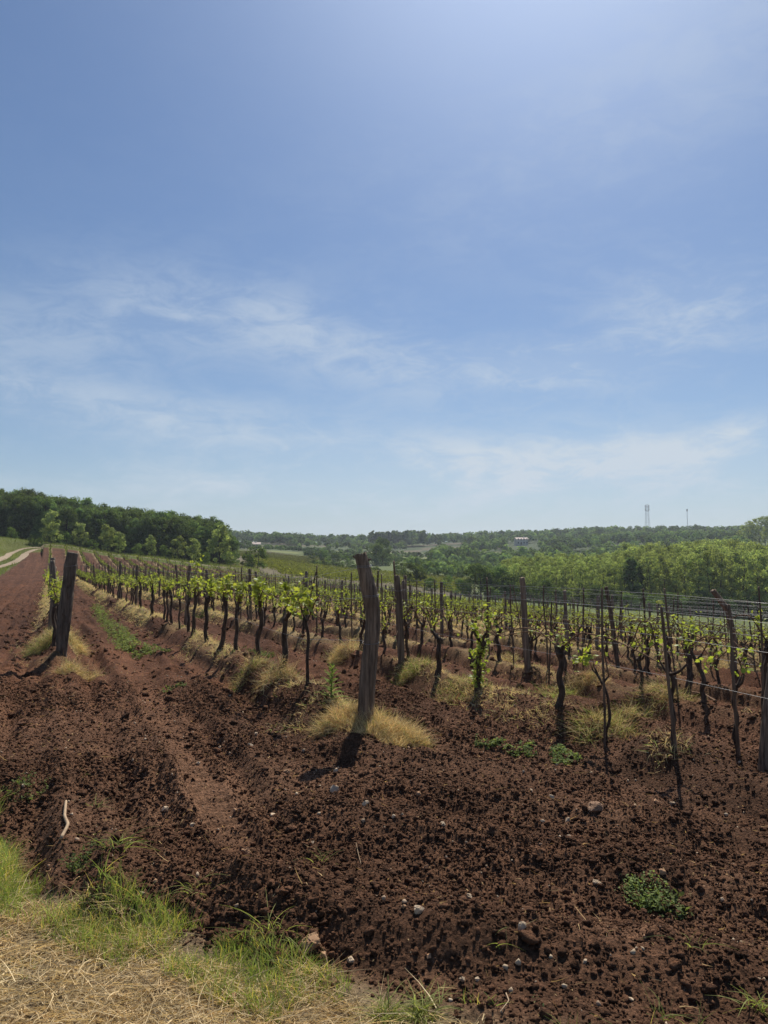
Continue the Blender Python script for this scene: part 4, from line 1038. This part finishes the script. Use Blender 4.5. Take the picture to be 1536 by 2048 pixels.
for i, (px, D, h) in enumerate([(1262, 143, 10.), (1274, 147, 8.5), (1420, 150, 9.0)]):
    put_tree('pine', i, px, D, h/10, ['dark ivy-clad tree in the gap of the light wood', 'shorter dark tree just right of the ivy-clad one', 'dark narrow tree deep in the right part of the light wood'][i], 'dark_tree', 'tree', 'dark trees inside the light wood')
for i in range(34):
    px = 975 + i*20 + r.normal(0, 5); D = 136 + r.normal(0, 2.5)
    put_tree('bush' if r.random() < .45 else 'darkbush', i, px, D, r.uniform(.6, .95)*(1.0 if px < 1300 else 1.1), f'understorey shrub at the foot of the light wood, {ordn(i+1)} from the left', 'shrub', 'shrub', 'shrubs along the foot of the light wood', .3)
for i, (kd, px, D, h, lab) in enumerate([
        ('darkbush', 830, 150, 4.9, 'dark round bush standing alone right of the bent post top'), ('darkbush', 752, 300, 9., 'dark twin tree behind the bent post, nearer one'),
        ('oak', 765, 312, 12., 'dark twin tree behind the bent post, taller rear one'), ('darkbush', 960, 139, 6.6, 'tall greyish green bush left of the light wood'),
        ('darkbush', 985, 141, 6.3, 'rounded bush beside the tall greyish one'), ('darkbush', 1026, 137, 5.2, 'small dark tree in front of the left end of the light wood'),
        ('bush', 895, 146, 3.0, 'low bush between the round dark bush and the greyish bush'), ('bush', 800, 215, 4.5, 'green bush up the slope left of the round dark bush'),
        ('bush', 515, 150, 4.6, 'large brownish green shrub just beyond the end of the vine rows'), ('bush', 496, 154, 3.0, 'smaller shrub left of the large one beyond the vine rows'),
        ('darkbush', 648, 285, 5.2, 'dark bush at the left end of the field hedge'), ('darkbush', 672, 285, 4.3, 'dark bush in the field hedge'),
        ('bush', 690, 287, 3.6, 'pale bush towards the right end of the field hedge'), ('bush', 625, 287, 3.2, 'small bush just left of the field hedge'), ('bush', 702, 290, 3.5, 'last bush of the field hedge'),
        ('darkbush', 860, 138, 2.5, 'low dark bush beside the vineyard edge'), ('darkbush', 925, 137, 3.2, 'dark bush left of the greyish pair at the vineyard edge')]):
    base = {'darkbush': 5.0, 'oak': 11.2, 'bush': 3.6}[kd]
    put_tree(kd, i+1, px, D, h/base, lab, 'bush' if kd != 'oak' else 'oak_tree', 'bush' if kd != 'oak' else 'tree', None)
# tall poplars on the hilltop at the right
for i, (px, D, h) in enumerate([(1478, 415, 10), (1488, 420, 13), (1499, 418, 15), (1508, 422, 16), (1519, 418, 16.5), (1530, 420, 17), (1541, 424, 18), (1553, 420, 18), (1566, 424, 18), (1580, 420, 18)]):
    put_tree('locust', i, px, D, h/11.3, f'tall pale tree on the right hilltop, {ordn(i+1)} from the left', 'hilltop_tree', 'tree', 'tall trees on the right hilltop')

# distant woods: one mass of crowns
def far_wood():
    pts = []; 
    def scatter(n, p0, p1, d0, d1, hh, tone, fn=None, kind=0):
        px = r.uniform(p0, p1, n); D = d0*(d1/d0)**r.random(n)
        if fn is not None: k = fn(px, D); px, D = px[k], D[k]
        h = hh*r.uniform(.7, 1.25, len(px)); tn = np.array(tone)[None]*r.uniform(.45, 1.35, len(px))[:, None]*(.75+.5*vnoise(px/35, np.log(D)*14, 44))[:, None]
        pts.append((px, D, h, tn, np.full(len(px), kind)))
    cl = lambda px, D: vnoise(px/45, np.log(D)*16, 42) > .38
    house = lambda px, D: ~((px > 1012) & (px < 1082) & (D > 380) & (D < 640))
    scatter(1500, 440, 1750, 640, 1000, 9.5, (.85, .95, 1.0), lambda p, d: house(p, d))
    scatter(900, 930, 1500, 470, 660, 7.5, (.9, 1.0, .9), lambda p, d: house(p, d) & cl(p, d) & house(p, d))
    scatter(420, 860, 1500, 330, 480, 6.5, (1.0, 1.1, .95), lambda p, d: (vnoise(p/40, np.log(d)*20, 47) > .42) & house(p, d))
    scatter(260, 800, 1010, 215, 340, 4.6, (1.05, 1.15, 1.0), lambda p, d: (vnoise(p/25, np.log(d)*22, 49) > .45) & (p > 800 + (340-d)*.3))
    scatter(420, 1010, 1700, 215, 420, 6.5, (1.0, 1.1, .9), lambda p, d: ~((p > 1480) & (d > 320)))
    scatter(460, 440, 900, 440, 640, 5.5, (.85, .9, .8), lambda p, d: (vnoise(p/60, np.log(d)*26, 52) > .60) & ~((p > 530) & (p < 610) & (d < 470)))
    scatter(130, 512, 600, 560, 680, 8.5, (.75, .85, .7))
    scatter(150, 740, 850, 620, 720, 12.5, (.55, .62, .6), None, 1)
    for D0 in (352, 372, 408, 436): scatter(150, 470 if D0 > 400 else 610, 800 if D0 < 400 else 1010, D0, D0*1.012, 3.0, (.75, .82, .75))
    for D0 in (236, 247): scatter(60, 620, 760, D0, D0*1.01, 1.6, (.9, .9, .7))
    px, D, h, tn, kd = [np.concatenate([p[i] for p in pts]) for i in range(5)]
    x = (px-CX)/F*D; z = H0(x, D); n = len(px); per = 78; m = n*per
    d = r.normal(size=(m, 3)); d[:, 2] = np.abs(d[:, 2])*1.0 - .25; d = unit(d)
    # every crown: a few lobes
    lob = r.normal(size=(n, 5, 3)); lob = lob/np.linalg.norm(lob, axis=2)[:, :, None]*.45; li = r.integers(0, 5, m); L = lob[np.repeat(np.arange(n), per), li]
    H = np.repeat(h, per); w = np.repeat(np.where(kd == 1, .26, .44), per)*H
    P = np.stack([np.repeat(x, per), np.repeat(D, per), np.repeat(z, per)], 1)
    off = (L + d*.60*r.random(m)[:, None]**.15); P[:, 0] += off[:, 0]*w; P[:, 1] += off[:, 1]*w; P[:, 2] += H*.52 + off[:, 2]*H*.46
    nrm = unit(d + r.normal(0, .28, (m, 3))); a = unit(np.cross(nrm, r.normal(size=(m, 3)))); b = np.cross(nrm, a)
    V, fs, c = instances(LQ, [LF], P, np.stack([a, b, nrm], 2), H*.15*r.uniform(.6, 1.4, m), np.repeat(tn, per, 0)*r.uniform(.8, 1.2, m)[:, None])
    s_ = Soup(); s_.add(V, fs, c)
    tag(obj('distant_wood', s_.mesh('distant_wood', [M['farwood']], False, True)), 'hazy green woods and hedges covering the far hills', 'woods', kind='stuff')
far_wood()
def far_fields():
    s_ = Soup()
    # leafy vineyard across the dip and dotted vine field on the slope
    xs = []; ys = []; szs = []
    for i, D in enumerate(np.arange(140, 228, 3.4)):
        px = np.arange(500 if D > 160 else 560, 940, 2.6*170/D); px = px + r.normal(0, .5, len(px)); xs.append((px-CX)/F*D); ys.append(D + r.normal(0, .2, len(px))); 
    xs = np.concatenate(xs); ys = np.concatenate(ys)
    k = in_vineyard(xs, ys) < .3; xs, ys = xs[k], ys[k]
    vine_leaves(s_, xs, ys, H0(xs, ys), 10, .20, .3, 1.25, .9, (.85, .80, .62))
    xs = []; ys = []
    for D in np.arange(240, 340, 5.5):
        px = np.arange(462, 660, 2.6*260/D); xs.append((px-CX)/F*D); ys.append(np.full(len(px), D))
    xs = np.concatenate(xs); ys = np.concatenate(ys)
    vine_leaves(s_, xs, ys, H0(xs, ys), 13, .24, .3, 1.1, .8, (.6, .55, .6))
    tag(obj('far_vineyard', s_.mesh('far_vineyard', [M['vineleaf_far']], False, True)), 'neighbouring vineyards in leaf on the slope across the dip', 'vineyard', kind='stuff')
far_fields()

# ------------------------------------------------------------------ buildings and masts
def box(soup, x0, y0, z0, x1, y1, z1, col=None):
    V = [(x0, y0, z0), (x1, y0, z0), (x1, y1, z0), (x0, y1, z0), (x0, y0, z1), (x1, y0, z1), (x1, y1, z1), (x0, y1, z1)]
    soup.add(V, [np.array([(0, 3, 2, 1), (4, 5, 6, 7), (0, 1, 5, 4), (1, 2, 6, 5), (2, 3, 7, 6), (3, 0, 4, 7)])], col)
def part(name, fn, mat, parent):
    s_ = Soup(); fn(s_); return obj(name, s_.mesh(name, [M[mat]], False), parent)
def gable(s_, w, d, z, h, ov=.4):
    V = [(-w-ov, -d-ov, z), (w+ov, -d-ov, z), (w+ov, d+ov, z), (-w-ov, d+ov, z), (-w-ov, 0, z+h), (w+ov, 0, z+h)]
    V2 = [(a, b, c+.18) for a, b, c in V]
    s_.add(V+V2, [np.array([(6, 7, 11, 10), (8, 9, 10, 11), (0, 4, 5, 1), (2, 5, 4, 3), (0, 1, 7, 6), (2, 3, 9, 8)]), np.array([(0, 6, 10), (0, 10, 4), (3, 4, 10), (3, 10, 9), (1, 5, 11), (1, 11, 7), (2, 8, 11), (2, 11, 5)])])
def house(px, D, w, d, h, label, storeys=2, sink=.0):
    x, y, z = far_pt(px, D); e = empty('house', (x, y, z + .6 - sink), .12); tag(e, label, 'house')
    def wall(s_):
        box(s_, -w, -d, -2, w, d, h)
        s_.add([(-w, -d, h), (-w, d, h), (-w, 0, h+1.4), (w, -d, h), (w, d, h), (w, 0, h+1.4)], [np.array([(0, 2, 1), (3, 4, 5)])])
    part('wall', wall, 'render_wall', e)
    rf = part('roof', lambda s_: gable(s_, w, d, h-.05, 1.4), 'rooftile', e)
    part('chimney', lambda s_: box(s_, w*.4, -.4, h+.6, w*.4+.7, .4, h+2.3), 'render_wall', rf)
    for sy in range(storeys):
        for i in range(4):
            wx = -w*.8 + i*w*.5; zz = .9 + sy*2.7
            if not (sy == 0 and i == 1): part('window', lambda s_: box(s_, wx, -d-.05, zz, wx+1.0, -d+.02, zz+1.3), 'glass', e)
    part('door', lambda s_: box(s_, -w*.3, -d-.06, 0, -w*.3+1.0, -d+.02, 2.1), 'stake', e)
house(1042, 590, 4.7, 3.2, 4.2, 'pale two-storey farmhouse with red roof among trees on the far hillside', 2)
house(505, 520, 5.5, 3.5, 2.6, 'low house with a long roof at the left end of the far ridge', 1, 2.0)
def lattice(px, D, h, w0, w1):
    x, y, z = far_pt(px, D); e = empty('radio_mast', (x, y, z)); tag(e, 'tall lattice radio mast with antenna drums above the far ridge', 'mast')
    def fr(s_):
        n = 9
        for a, b in ((-1, -1), (1, -1), (1, 1), (-1, 1)):
            V, fs = tube([(a*w0, b*w0, 0), (a*w1, b*w1, h)], .11, 6); s_.add(V, fs)
        for i in range(n):
            f0, f1 = i/n, (i+1)/n; wa, wb = w0+(w1-w0)*f0, w0+(w1-w0)*f1
            for (a, b), (c, d) in (((-1, -1), (1, -1)), ((1, -1), (1, 1)), ((1, 1), (-1, 1)), ((-1, 1), (-1, -1))):
                V, fs = tube([(a*wa, b*wa, f0*h), (c*wb, d*wb, f1*h)], .06, 5); s_.add(V, fs)
                V, fs = tube([(a*wb, b*wb, f1*h), (c*wb, d*wb, f1*h)], .06, 5); s_.add(V, fs)
    part('frame', fr, 'steel', e)
    def cyl(s_, cx, cy, z0, z1, rad):
        V, fs = tube([(cx, cy, z0), (cx, cy, z1)], rad, 12); s_.add(V, fs)
    part('platform', lambda s_: box(s_, -w1*1.7, -w1*1.7, h*.80, w1*1.7, w1*1.7, h*.80+.3), 'steel', e)
    part('antenna', lambda s_: [cyl(s_, a*w1*1.5, b*w1*1.5, h*.9, h*.98, .28) for a in (-1, 1) for b in (-1, 1)], 'render_wall', e)
    part('antenna', lambda s_: [cyl(s_, a*w1*1.5, b*w1*1.5, h*.82, h*.88, .28) for a in (-1, 1) for b in (-1, 1)], 'render_wall', e)
lattice(1295, 760, 33, 2.3, 1.0)
x, y, z = far_pt(1375, 800); e = empty('antenna_pole', (x, y, z)); tag(e, 'slender antenna pole rising from the ridge right of the lattice mast', 'mast')
def pl(s_): V, fs = tube([(0, 0, 0), (0, 0, 29)], [.35, .22], 8); s_.add(V, fs)
part('pole', pl, 'steel', e)
def an(s_):
    for a in range(3): V, fs = tube([(.6*math.cos(a*2.1), .6*math.sin(a*2.1), 26), (.6*math.cos(a*2.1), .6*math.sin(a*2.1), 28.6)], .22, 6); s_.add(V, fs)
part('antenna', an, 'render_wall', e)

# ------------------------------------------------------------------ tufts, weeds, stones, stick
def tuft(px, py, rx, h, n, label, green=.0, seed=0, lw=(.0018, .0052), name='dry_grass_tuft', cat='grass tuft', ln=(.05, .16), wx=1.0):
    x, y, z = ray_ground(px, py); r = np.random.default_rng(seed)
    a = r.uniform(0, 2*np.pi, n); rad = rx*np.sqrt(r.random(n))*(.45 + 1.05*vnoise(np.cos(a)*2.2+9, np.sin(a)*2.2+9, seed+40)); f = np.clip(1 - (rad/rx)**2, 0, 1)
    cx = np.cos(a)*rad*wx; cy = np.sin(a)*rad*.75; cz = H1(x+cx, y+cy) - z + h*f*r.random(n)**.6*(.1 + 1.5*vnoise(cx*8, cy*8, seed))
    d = unit(np.stack([np.cos(a)*.5, np.sin(a)*.4, np.full(n, .32)], 1) + r.normal(0, .75, (n, 3))); b = unit(r.normal(size=(n, 3)))*1.15; b[:, 2] -= .3; ln = (ln[0]*.75, ln[1]*.75)
    V, fs, kk = ribbons(np.stack([cx, cy, cz], 1), d, r.uniform(*ln, n), r.uniform(*lw, n), b, 4, r)
    c = np.array((1., .96, .86))[None]*r.uniform(.55, 1.1, n)[:, None]; c *= (.7 + .6*vnoise(cx*14, cy*14, seed+2))[:, None]*1.15; g = r.random(n) < .30; c[g] *= np.array((.60, .48, .42)); g = r.random(n) < green; c[g] *= np.array((.45, .72, .35))
    s_ = Soup(); s_.add(V, fs, np.repeat(c, kk, 0))
    return tag(obj(name, s_.mesh(name, [M['straw']], False, True), None, (x, y, z)), label, cat)
tuft(690, 1446, .23, .13, 7500, 'fluffy straw-coloured grass tuft at the left foot of the bent post', .10, 1)
tuft(778, 1472, .30, .14, 11500, 'larger fluffy straw-coloured grass tuft at the right foot of the bent post', .08, 2)
tuft(830, 1500, .10, .10, 900, 'small dark root clump with dead grass right of the big tuft', .1, 3)
tuft(150, 1345, .28, .10, 1800, 'dry grass tuft spread on the mound before the leaning left post', .12, 4, ln=(.06, .2))
tuft(146, 1300, .24, .32, 2200, 'see-through dried weed stems at the right of the leaning left post', .15, 5, ln=(.08, .2))
tuft(92, 1290, .32, .15, 2600, 'greenish dry grass left of the leaning left post', .45, 6, ln=(.08, .24))
tuft(500, 1345, .24, .13, 1200, 'dry weeds at the foot of the curving vine in the second row', .3, 7, ln=(.06, .18))
tuft(560, 1362, .26, .20, 1100, 'brown dry weeds round the feet of the first vines in the second row', .15, 8, ln=(.06, .2))
tuft(690, 1300, .40, .12, 2600, 'dead grass patch on the row behind the bent post', .1, 9, ln=(.08, .22))
tuft(1205, 1450, .30, .05, 1500, 'curled straw clump in front of the knobbly old grapevine', .42, 10, ln=(.08, .22), lw=(.002, .004))
tuft(1245, 1440, .20, .08, 1200, 'thin straw behind the tallest thin stake', .35, 11, ln=(.06, .2))
tuft(1420, 1330, .65, .10, 3200, 'wide golden patch of dead grass before the crooked post', .05, 12, ln=(.06, .16))
tuft(1020, 1318, .42, .10, 1600, 'dry grass at the foot of the straight brown post', .15, 13, ln=(.08, .2))
tuft(1170, 1362, .30, .07, 1300, 'straw patch beyond the knobbly old grapevine', .15, 14, ln=(.08, .22))
tuft(830, 1340, .34, .12, 1800, 'green and straw clump at the foot of the narrow dark post', .55, 15, ln=(.06, .16))
tuft(930, 1372, .40, .08, 1700, 'grass tuft on the ridge beside the leaf-wrapped grapevine', .5, 16, ln=(.06, .16))
tuft(1110, 1392, .40, .06, 1300, 'weedy ridge left of the knobbly old grapevine', .6, 17, ln=(.06, .18))
tuft(1330, 1385, .45, .10, 2200, 'mixed straw at the foot of the knotted leaning grapevine', .3, 18, ln=(.06, .22))

def weed(px, py, rx, h, n, label, seed, tone=1.0, wx=1.0, lf=.016, name='weed_clump', cat='weed'):
    x, y, z = ray_ground(px, py); r = np.random.default_rng(seed)
    a = r.uniform(0, 2*np.pi, n); rad = rx*np.sqrt(r.random(n)); cx = np.cos(a)*rad*wx; cy = np.sin(a)*rad*.8; gz = H1(x+cx, y+cy) - z
    dens = vnoise(cx*11, cy*11, seed) > .45; cx, cy, gz, a, rad = cx[dens], cy[dens], gz[dens], a[dens], rad[dens]; n = len(cx)
    d = unit(np.stack([np.cos(a)*.4, np.sin(a)*.4, np.full(n, 1.)], 1) + r.normal(0, .35, (n, 3))); L = h*r.uniform(.4, 1.2, n)*(1-.4*(rad/rx)**2)
    s_ = Soup(); V, fs, kk = ribbons(np.stack([cx, cy, gz], 1), d, L, np.full(n, .0022), unit(r.normal(size=(n, 3)))*.2, 2, r); s_.add(V, fs, (.8*tone,)*3)
    per = 7; m = n*per; f = r.uniform(.25, 1.05, m); P = np.stack([np.repeat(cx, per), np.repeat(cy, per), np.repeat(gz, per)], 1) + np.repeat(d, per, 0)*(np.repeat(L, per)*f)[:, None] + r.normal(0, .012, (m, 3))
    V, fs, c = instances(LQ*np.array((1.5, .8, 1)), [LF], P, rand_rot(m, .8, r), lf*r.uniform(.5, 1.4, m), (np.array((1, 1.05, 1.))*tone)[None]*r.uniform(.7, 1.2, m)[:, None]); s_.add(V, fs, c)
    return tag(obj(name, s_.mesh(name, [M['weed']], False, True), None, (x, y, z)), label, cat)
weed(1085, 1508, .24, .06, 300, 'pale green ground weed patch in the soil right of the bent post', 1, 1.1, 1.3, name='weed_patch')
weed(975, 1488, .12, .06, 170, 'small pale green weed patch left of the larger one', 2, 1.1, name='weed_patch')
weed(1305, 1800, .13, .08, 200, 'dark green leafy weed clump alone in the right foreground', 3, 1.15, lf=.009)
weed(1340, 1818, .10, .04, 90, 'low green sprigs beside the dark weed clump', 4, .9)
weed(30, 1590, .19, .13, 110, 'green weed at the left edge among the clods', 5, 1.05, lf=.011)
weed(185, 1722, .10, .10, 80, 'short green grass clump on soil above the fringe', 6, 1.0, lf=.010)
weed(515, 1310, .3, .12, 160, 'green weed at the base of the second row vines', 7, .8)
def weed_strip(pix, wid, h, n, label, seed, lf=.022, tone=1.1):
    r = np.random.default_rng(seed); G = np.array([ray_ground(*p)[:2] for p in pix]); q = r.random(n)*(len(G)-1); i = np.minimum(q.astype(int), len(G)-2); f = (q-i)[:, None]
    C = G[i]*(1-f) + G[i+1]*f + r.normal(0, wid, (n, 2)); k = vnoise(C[:, 0]*4, C[:, 1]*4, seed)*.5 + vnoise(C[:, 0]*12, C[:, 1]*12, seed)*.5 > .50; C = C[k]; n = len(C)
    z = H1(C[:, 0], C[:, 1]); P = np.stack([C[:, 0], C[:, 1], z], 1); d = unit(np.stack([r.normal(0, .5, n), r.normal(0, .5, n), np.ones(n)], 1)); L = h*r.uniform(.3, 1.25, n)
    s_ = Soup(); V, fs, kk = ribbons(P, d, L, np.full(n, .004), unit(r.normal(size=(n, 3)))*.2, 2, r); s_.add(V, fs, (.9*tone,)*3)
    per = 6; m = n*per; Q = np.repeat(P, per, 0) + np.repeat(d, per, 0)*(np.repeat(L, per)*r.uniform(.2, 1.05, m))[:, None] + r.normal(0, .02, (m, 3))
    V, fs, c = instances(LQ*np.array((1.6, .7, 1)), [LF], Q, rand_rot(m, .8, r), lf*r.uniform(.5, 1.4, m), (np.array((1.02, 1.05, 1.))*tone)[None]*r.uniform(.65, 1.2, m)[:, None]); s_.add(V, fs, c)
    tag(obj('weed_strip', s_.mesh('weed_strip', [M['weed']], False, True)), label, 'weeds', kind='stuff')
weed_strip([(192, 1212), (208, 1240), (236, 1272), (262, 1298), (295, 1312)], .10, .10, 2300, 'long strip of green weeds running between the first two rows', 20, tone=1.35)
weed_strip([(170, 1178), (180, 1195)], .14, .08, 160, 'small patch of green weeds farther up between the first two rows', 22, tone=.9)
weed(325, 1305, .16, .07, 130, 'tiny weed right of the green strip', 27, 1.0); weed(345, 1380, .16, .05, 90, 'faint weed sprigs in the alley between the first two rows', 28, 1.0)
weed(165, 1300, .14, .10, 110, 'small green weed by the lump right of the left end post', 29, 1.0); weed(405, 1228, .4, .12, 300, 'green weeds behind the second row near the leaning post', 31, 1.1, lf=.02)
weed(1095, 2032, .06, .06, 90, 'pale weed at the bottom edge, centre right', 33, 1.15, lf=.006)
def thistle(px, py):
    x, y, z = ray_ground(px, py); r = np.random.default_rng(9); s_ = Soup()
    V, fs = tube(interp_path([(0, 0, -.03), (.01, 0, .15), (.02, .01, .33)], 8), np.linspace(.008, .004, 8), 6); st = Soup(); st.add(V, fs)
    e = empty('tall_weed', (x, y, z)); tag(e, 'upright bright green jagged-leaved weed left of the bent post', 'weed')
    me = st.mesh('stem', [M['weed']], True, True); obj('stem', me, e)
    for i in range(34):
        zz = .03 + .30*(i/34); a = i*2.4; L = (.17 - .30*zz)*r.uniform(.8, 1.2); el = .25 + zz*2.2
        n = 9; ss = np.linspace(0, 1, n); cx = np.cos(a)*np.cos(el)*L*ss; cy = np.sin(a)*np.cos(el)*L*ss; cz = zz + np.sin(el)*L*ss - .25*L*ss**2
        w = L*.17*np.sin(np.pi*np.clip(ss*.9+.08, 0, 1))*np.where(np.arange(n) % 2, 1.25, .45)
        sd_ = np.array((-math.sin(a), math.cos(a), 0)); C = np.stack([cx+.015*zz*3, cy, cz], 1)
        V = np.stack([C - sd_*w[:, None], C + np.array((0, 0, -.004)), C + sd_*w[:, None]], 1).reshape(-1, 3)
        f = [(3*j, 3*j+1, 3*j+4, 3*j+3) for j in range(n-1)] + [(3*j+1, 3*j+2, 3*j+5, 3*j+4) for j in range(n-1)]; s_.add(V, [np.array(f)], (1.1, 1.25, .95))
    obj('foliage', s_.mesh('foliage', [M['weed']], False, True), e)
thistle(661, 1402)
def blade_clump(px, py, n, L, label, seed, tone=.9):
    x, y, z = ray_ground(px, py); r = np.random.default_rng(seed); a = r.uniform(0, 6.28, n); tl = np.abs(r.normal(.6, .35, n))
    d = np.stack([np.cos(a)*np.sin(tl), np.sin(a)*np.sin(tl), np.cos(tl)], 1); b = np.stack([np.cos(a)*.5, np.sin(a)*.5, np.full(n, -.75)], 1)*r.uniform(.5, 1, n)[:, None]
    P = np.stack([r.normal(0, .02, n), r.normal(0, .02, n), np.full(n, .0)], 1); V, fs, kk = ribbons(P, d, L*r.uniform(.5, 1.2, n), r.uniform(.003, .006, n), b, 6, r)
    s_ = Soup(); s_.add(V, fs, np.repeat(np.ones((n, 3))*r.uniform(.7, 1.2, n)[:, None]*tone, kk, 0)); tag(obj('grass_clump', s_.mesh('grass_clump', [M['grass']], False, True), None, (x, y, z)), label, 'grass clump')
for i, (px, py, n, L, lab) in enumerate([(640, 1738, 22, .17, 'flopped grass clump on the soil left of centre'), (395, 1790, 40, .22, 'loose grass clump leaning over the spoil ridge'), (1515, 2020, 34, .14, 'grass tuft in the bottom right corner'),
        (1330, 2040, 10, .13, 'broad grass blades at the bottom right edge'), (1385, 1905, 9, .16, 'thin pale grass sprig on bare soil at right'), (1000, 1890, 7, .12, 'tiny grass sprig on bare soil near the round stone'),
        (170, 1560, 18, .14, 'grass sprig on the soil at left'), (190, 1615, 16, .12, 'small grass sprig near the pale stick'), (235, 1700, 30, .2, 'taller grass beside the short green clump'), (545, 1880, 40, .26, 'tall grass at the edge above the buff rock'),
        (850, 2035, 120, .15, 'dense green grass clump at the bottom edge, left of centre'), (775, 2040, 90, .15, 'green grass clump at the bottom edge beside the dense one')]):
    blade_clump(px, py, n, L, lab, 60+i)
def stone(px, py, wpx, label, seed, mat='stone', flat=.6, sink=.25):
    x, y, z = ray_ground(px, py); w = wpx/F*y/2; V = lumpy(ICO3, seed, .20)*np.array((1, .8, flat))
    r = np.random.default_rng(seed); 
    for _ in range(11):                                               # chipped facets
        nn = r.normal(size=3); nn /= np.linalg.norm(nn); dd = V @ nn; lim = .46 + .25*r.random(); k = dd > lim; V[k] -= np.outer(dd[k]-lim, nn)
    z = float(H2(np.array([x]), np.array([y]))[0])
    me = mesh_arrays('stone', V*w, [ICO3[1]], [M[mat]], False)
    return tag(obj('stone', me, None, (x, y, z + w*flat*(1-sink)*.75), seed*1.3), label, 'stone', 'stones lying on the tilled soil')
STONES = [(575, 1548, 20, 'wedge-shaped pale stone left of the post shadow'), (672, 1545, 14, 'small pale stone just below the post shadow'), (671, 1592, 26, 'buff crusted stone below the post shadow'),
 (732, 1618, 20, 'flat pale stone in the middle of the tilled soil'), (838, 1603, 13, 'small round stone right of the flat pale one'), (787, 1640, 12, 'upright whitish chip in the centre soil'), (885, 1660, 16, 'white stone with a knob, centre right'),
 (727, 1652, 11, 'little pale stone left of centre'), (852, 1740, 16, 'round buff stone in the centre foreground'), (625, 1700, 9, 'tiny buff stone left of centre'), (893, 1722, 8, 'tiny reddish stone near the round buff one'),
 (938, 1806, 15, 'pale pitted stone in the centre foreground'), (808, 1822, 13, 'pale rounded stone near the earthy one'), (838, 1830, 24, 'earthy brown stone right of the pale rounded one'), (1044, 1866, 22, 'smooth egg-shaped stone in the right foreground'),
 (701, 1925, 21, 'orange-buff stone near the grass edge'), (858, 1915, 12, 'small tan stone near the bottom centre'), (925, 1968, 15, 'white elongated pebble near the bottom centre'), (955, 1963, 13, 'tan elongated pebble beside the white one'),
 (1136, 1642, 18, 'wedge-shaped white stone at right'), (1312, 1614, 16, 'bright angular stone in the right soil'), (1345, 1613, 14, 'dull stone beside the bright angular one'), (1190, 1768, 18, 'smooth pale stone left of the dark weed'),
 (1202, 1777, 11, 'small chip touching the smooth pale stone'), (1327, 1761, 18, 'triangular pale stone behind the dark weed'), (1062, 1586, 9, 'small stone chip right of the post tuft'), (1105, 1602, 13, 'thin pale stone in the right soil'),
 (1085, 1661, 10, 'small tan stone in the right soil'), (1240, 1691, 9, 'tiny pinkish stone in the right soil'), (1170, 1925, 13, 'brown chip in the bottom right soil'), (1262, 2003, 15, 'tan stone at the bottom right'),
 (1445, 1811, 11, 'whitish chip far right'), (1290, 1880, 12, 'flat tan chip below the dark weed'), (330, 1628, 20, 'whitish flake at the left middle'), (397, 1532, 10, 'white chip on the left ridge'), (500, 1498, 14, 'round tan stone left of the big tuft'),
 (470, 1627, 12, 'buff stone in the left soil'), (545, 1642, 13, 'flat buff stone in the left soil'), (385, 1666, 12, 'pale chip in the left soil'), (512, 1477, 10, 'small pale chip up the left ridge'), (310, 1775, 11, 'white pebble near the grass fringe'), (440, 1500, 9, 'tiny tan pebble on the left ridge')]
for i, (px, py, w, lab) in enumerate(STONES): stone(px, py, w, lab, 1000+i, 'stone' if i % 4 else 'redstone', .55 + .2*((i*7) % 3)/2)
stone(618, 1912, 50, 'large buff rock at the edge of the grass', 1101, 'redstone', .7, .35); stone(645, 1922, 22, 'small rock leaning on the large buff rock', 1102, 'redstone', .9)
stone(1190, 1622, 40, 'large brown earthy stone in the right soil', 1103, 'earthstone', .5, .8); stone(670, 1972, 24, 'red-brown stone beneath the grass fringe', 1104, 'redstone', .8, .4); stone(492, 1715, 22, 'chunky tan stone on the spoil ridge', 1105, 'redstone', .9, .3)
stone(465, 1998, 34, 'flat buff rock in the mown straw', 1106, 'redstone', .35, .2)
def stick(pix, rad, label, name='stick', mat='cane'):
    P = []
    for px, py in pix:
        x, y, z = ray_ground(px, py); z = float(H2(np.array([x]), np.array([y]))[0]); P.append((x, y, z + rad + .012))
    V, fs = tube(interp_path(P, 24), rad, 8, .12, 3, True, .003); s_ = Soup(); s_.add(V, fs); tag(obj(name, s_.mesh(name, [M[mat]], True)), label, 'stick', 'dead sticks lying on the soil')
M['palewood'] = rough_mat('bleached_wood', (.30, .21, .135), (.42, .31, .20), 30, bump=.3, dist=.001)
stick([(132, 1612), (129, 1640), (136, 1660), (121, 1688)], .0085, 'pale curved stick lying near the grass at left', mat='palewood')
stick([(1385, 1390), (1410, 1394), (1432, 1410)], .012, 'curved brown cane lying beside the knotted grapevine')
stick([(1000, 2035), (1018, 2012), (1012, 1998)], .0022, 'thin forked twig at the bottom right of centre', mat='palewood'); stick([(722, 1745), (716, 1720), (712, 1702)], .0016, 'fine straw stem standing in the centre soil', mat='palewood')
stick([(1455, 1460), (1490, 1445), (1520, 1425)], .008, 'thin cane on the soil near the right edge')

# ------------------------------------------------------------------ air
def haze():
    s_ = Soup(); box(s_, -5500, -60, -160, 5500, 2600, 75)
    m = bpy.data.materials.new('haze_air'); m.use_nodes = True; T = NT(m.node_tree); T.n.clear()
    out = T.node('ShaderNodeOutputMaterial'); v = T.node('ShaderNodeVolumePrincipled', {'Color': (.80, .88, 1.0, 1), 'Density': HAZE, 'Anisotropy': .35})
    T.l.new(v.outputs[0], out.inputs['Volume'])
    tag(obj('haze', s_.mesh('haze', [m], False)), 'thin bluish summer haze filling the air over the valley', kind='stuff')
HAZE = .00021
haze()
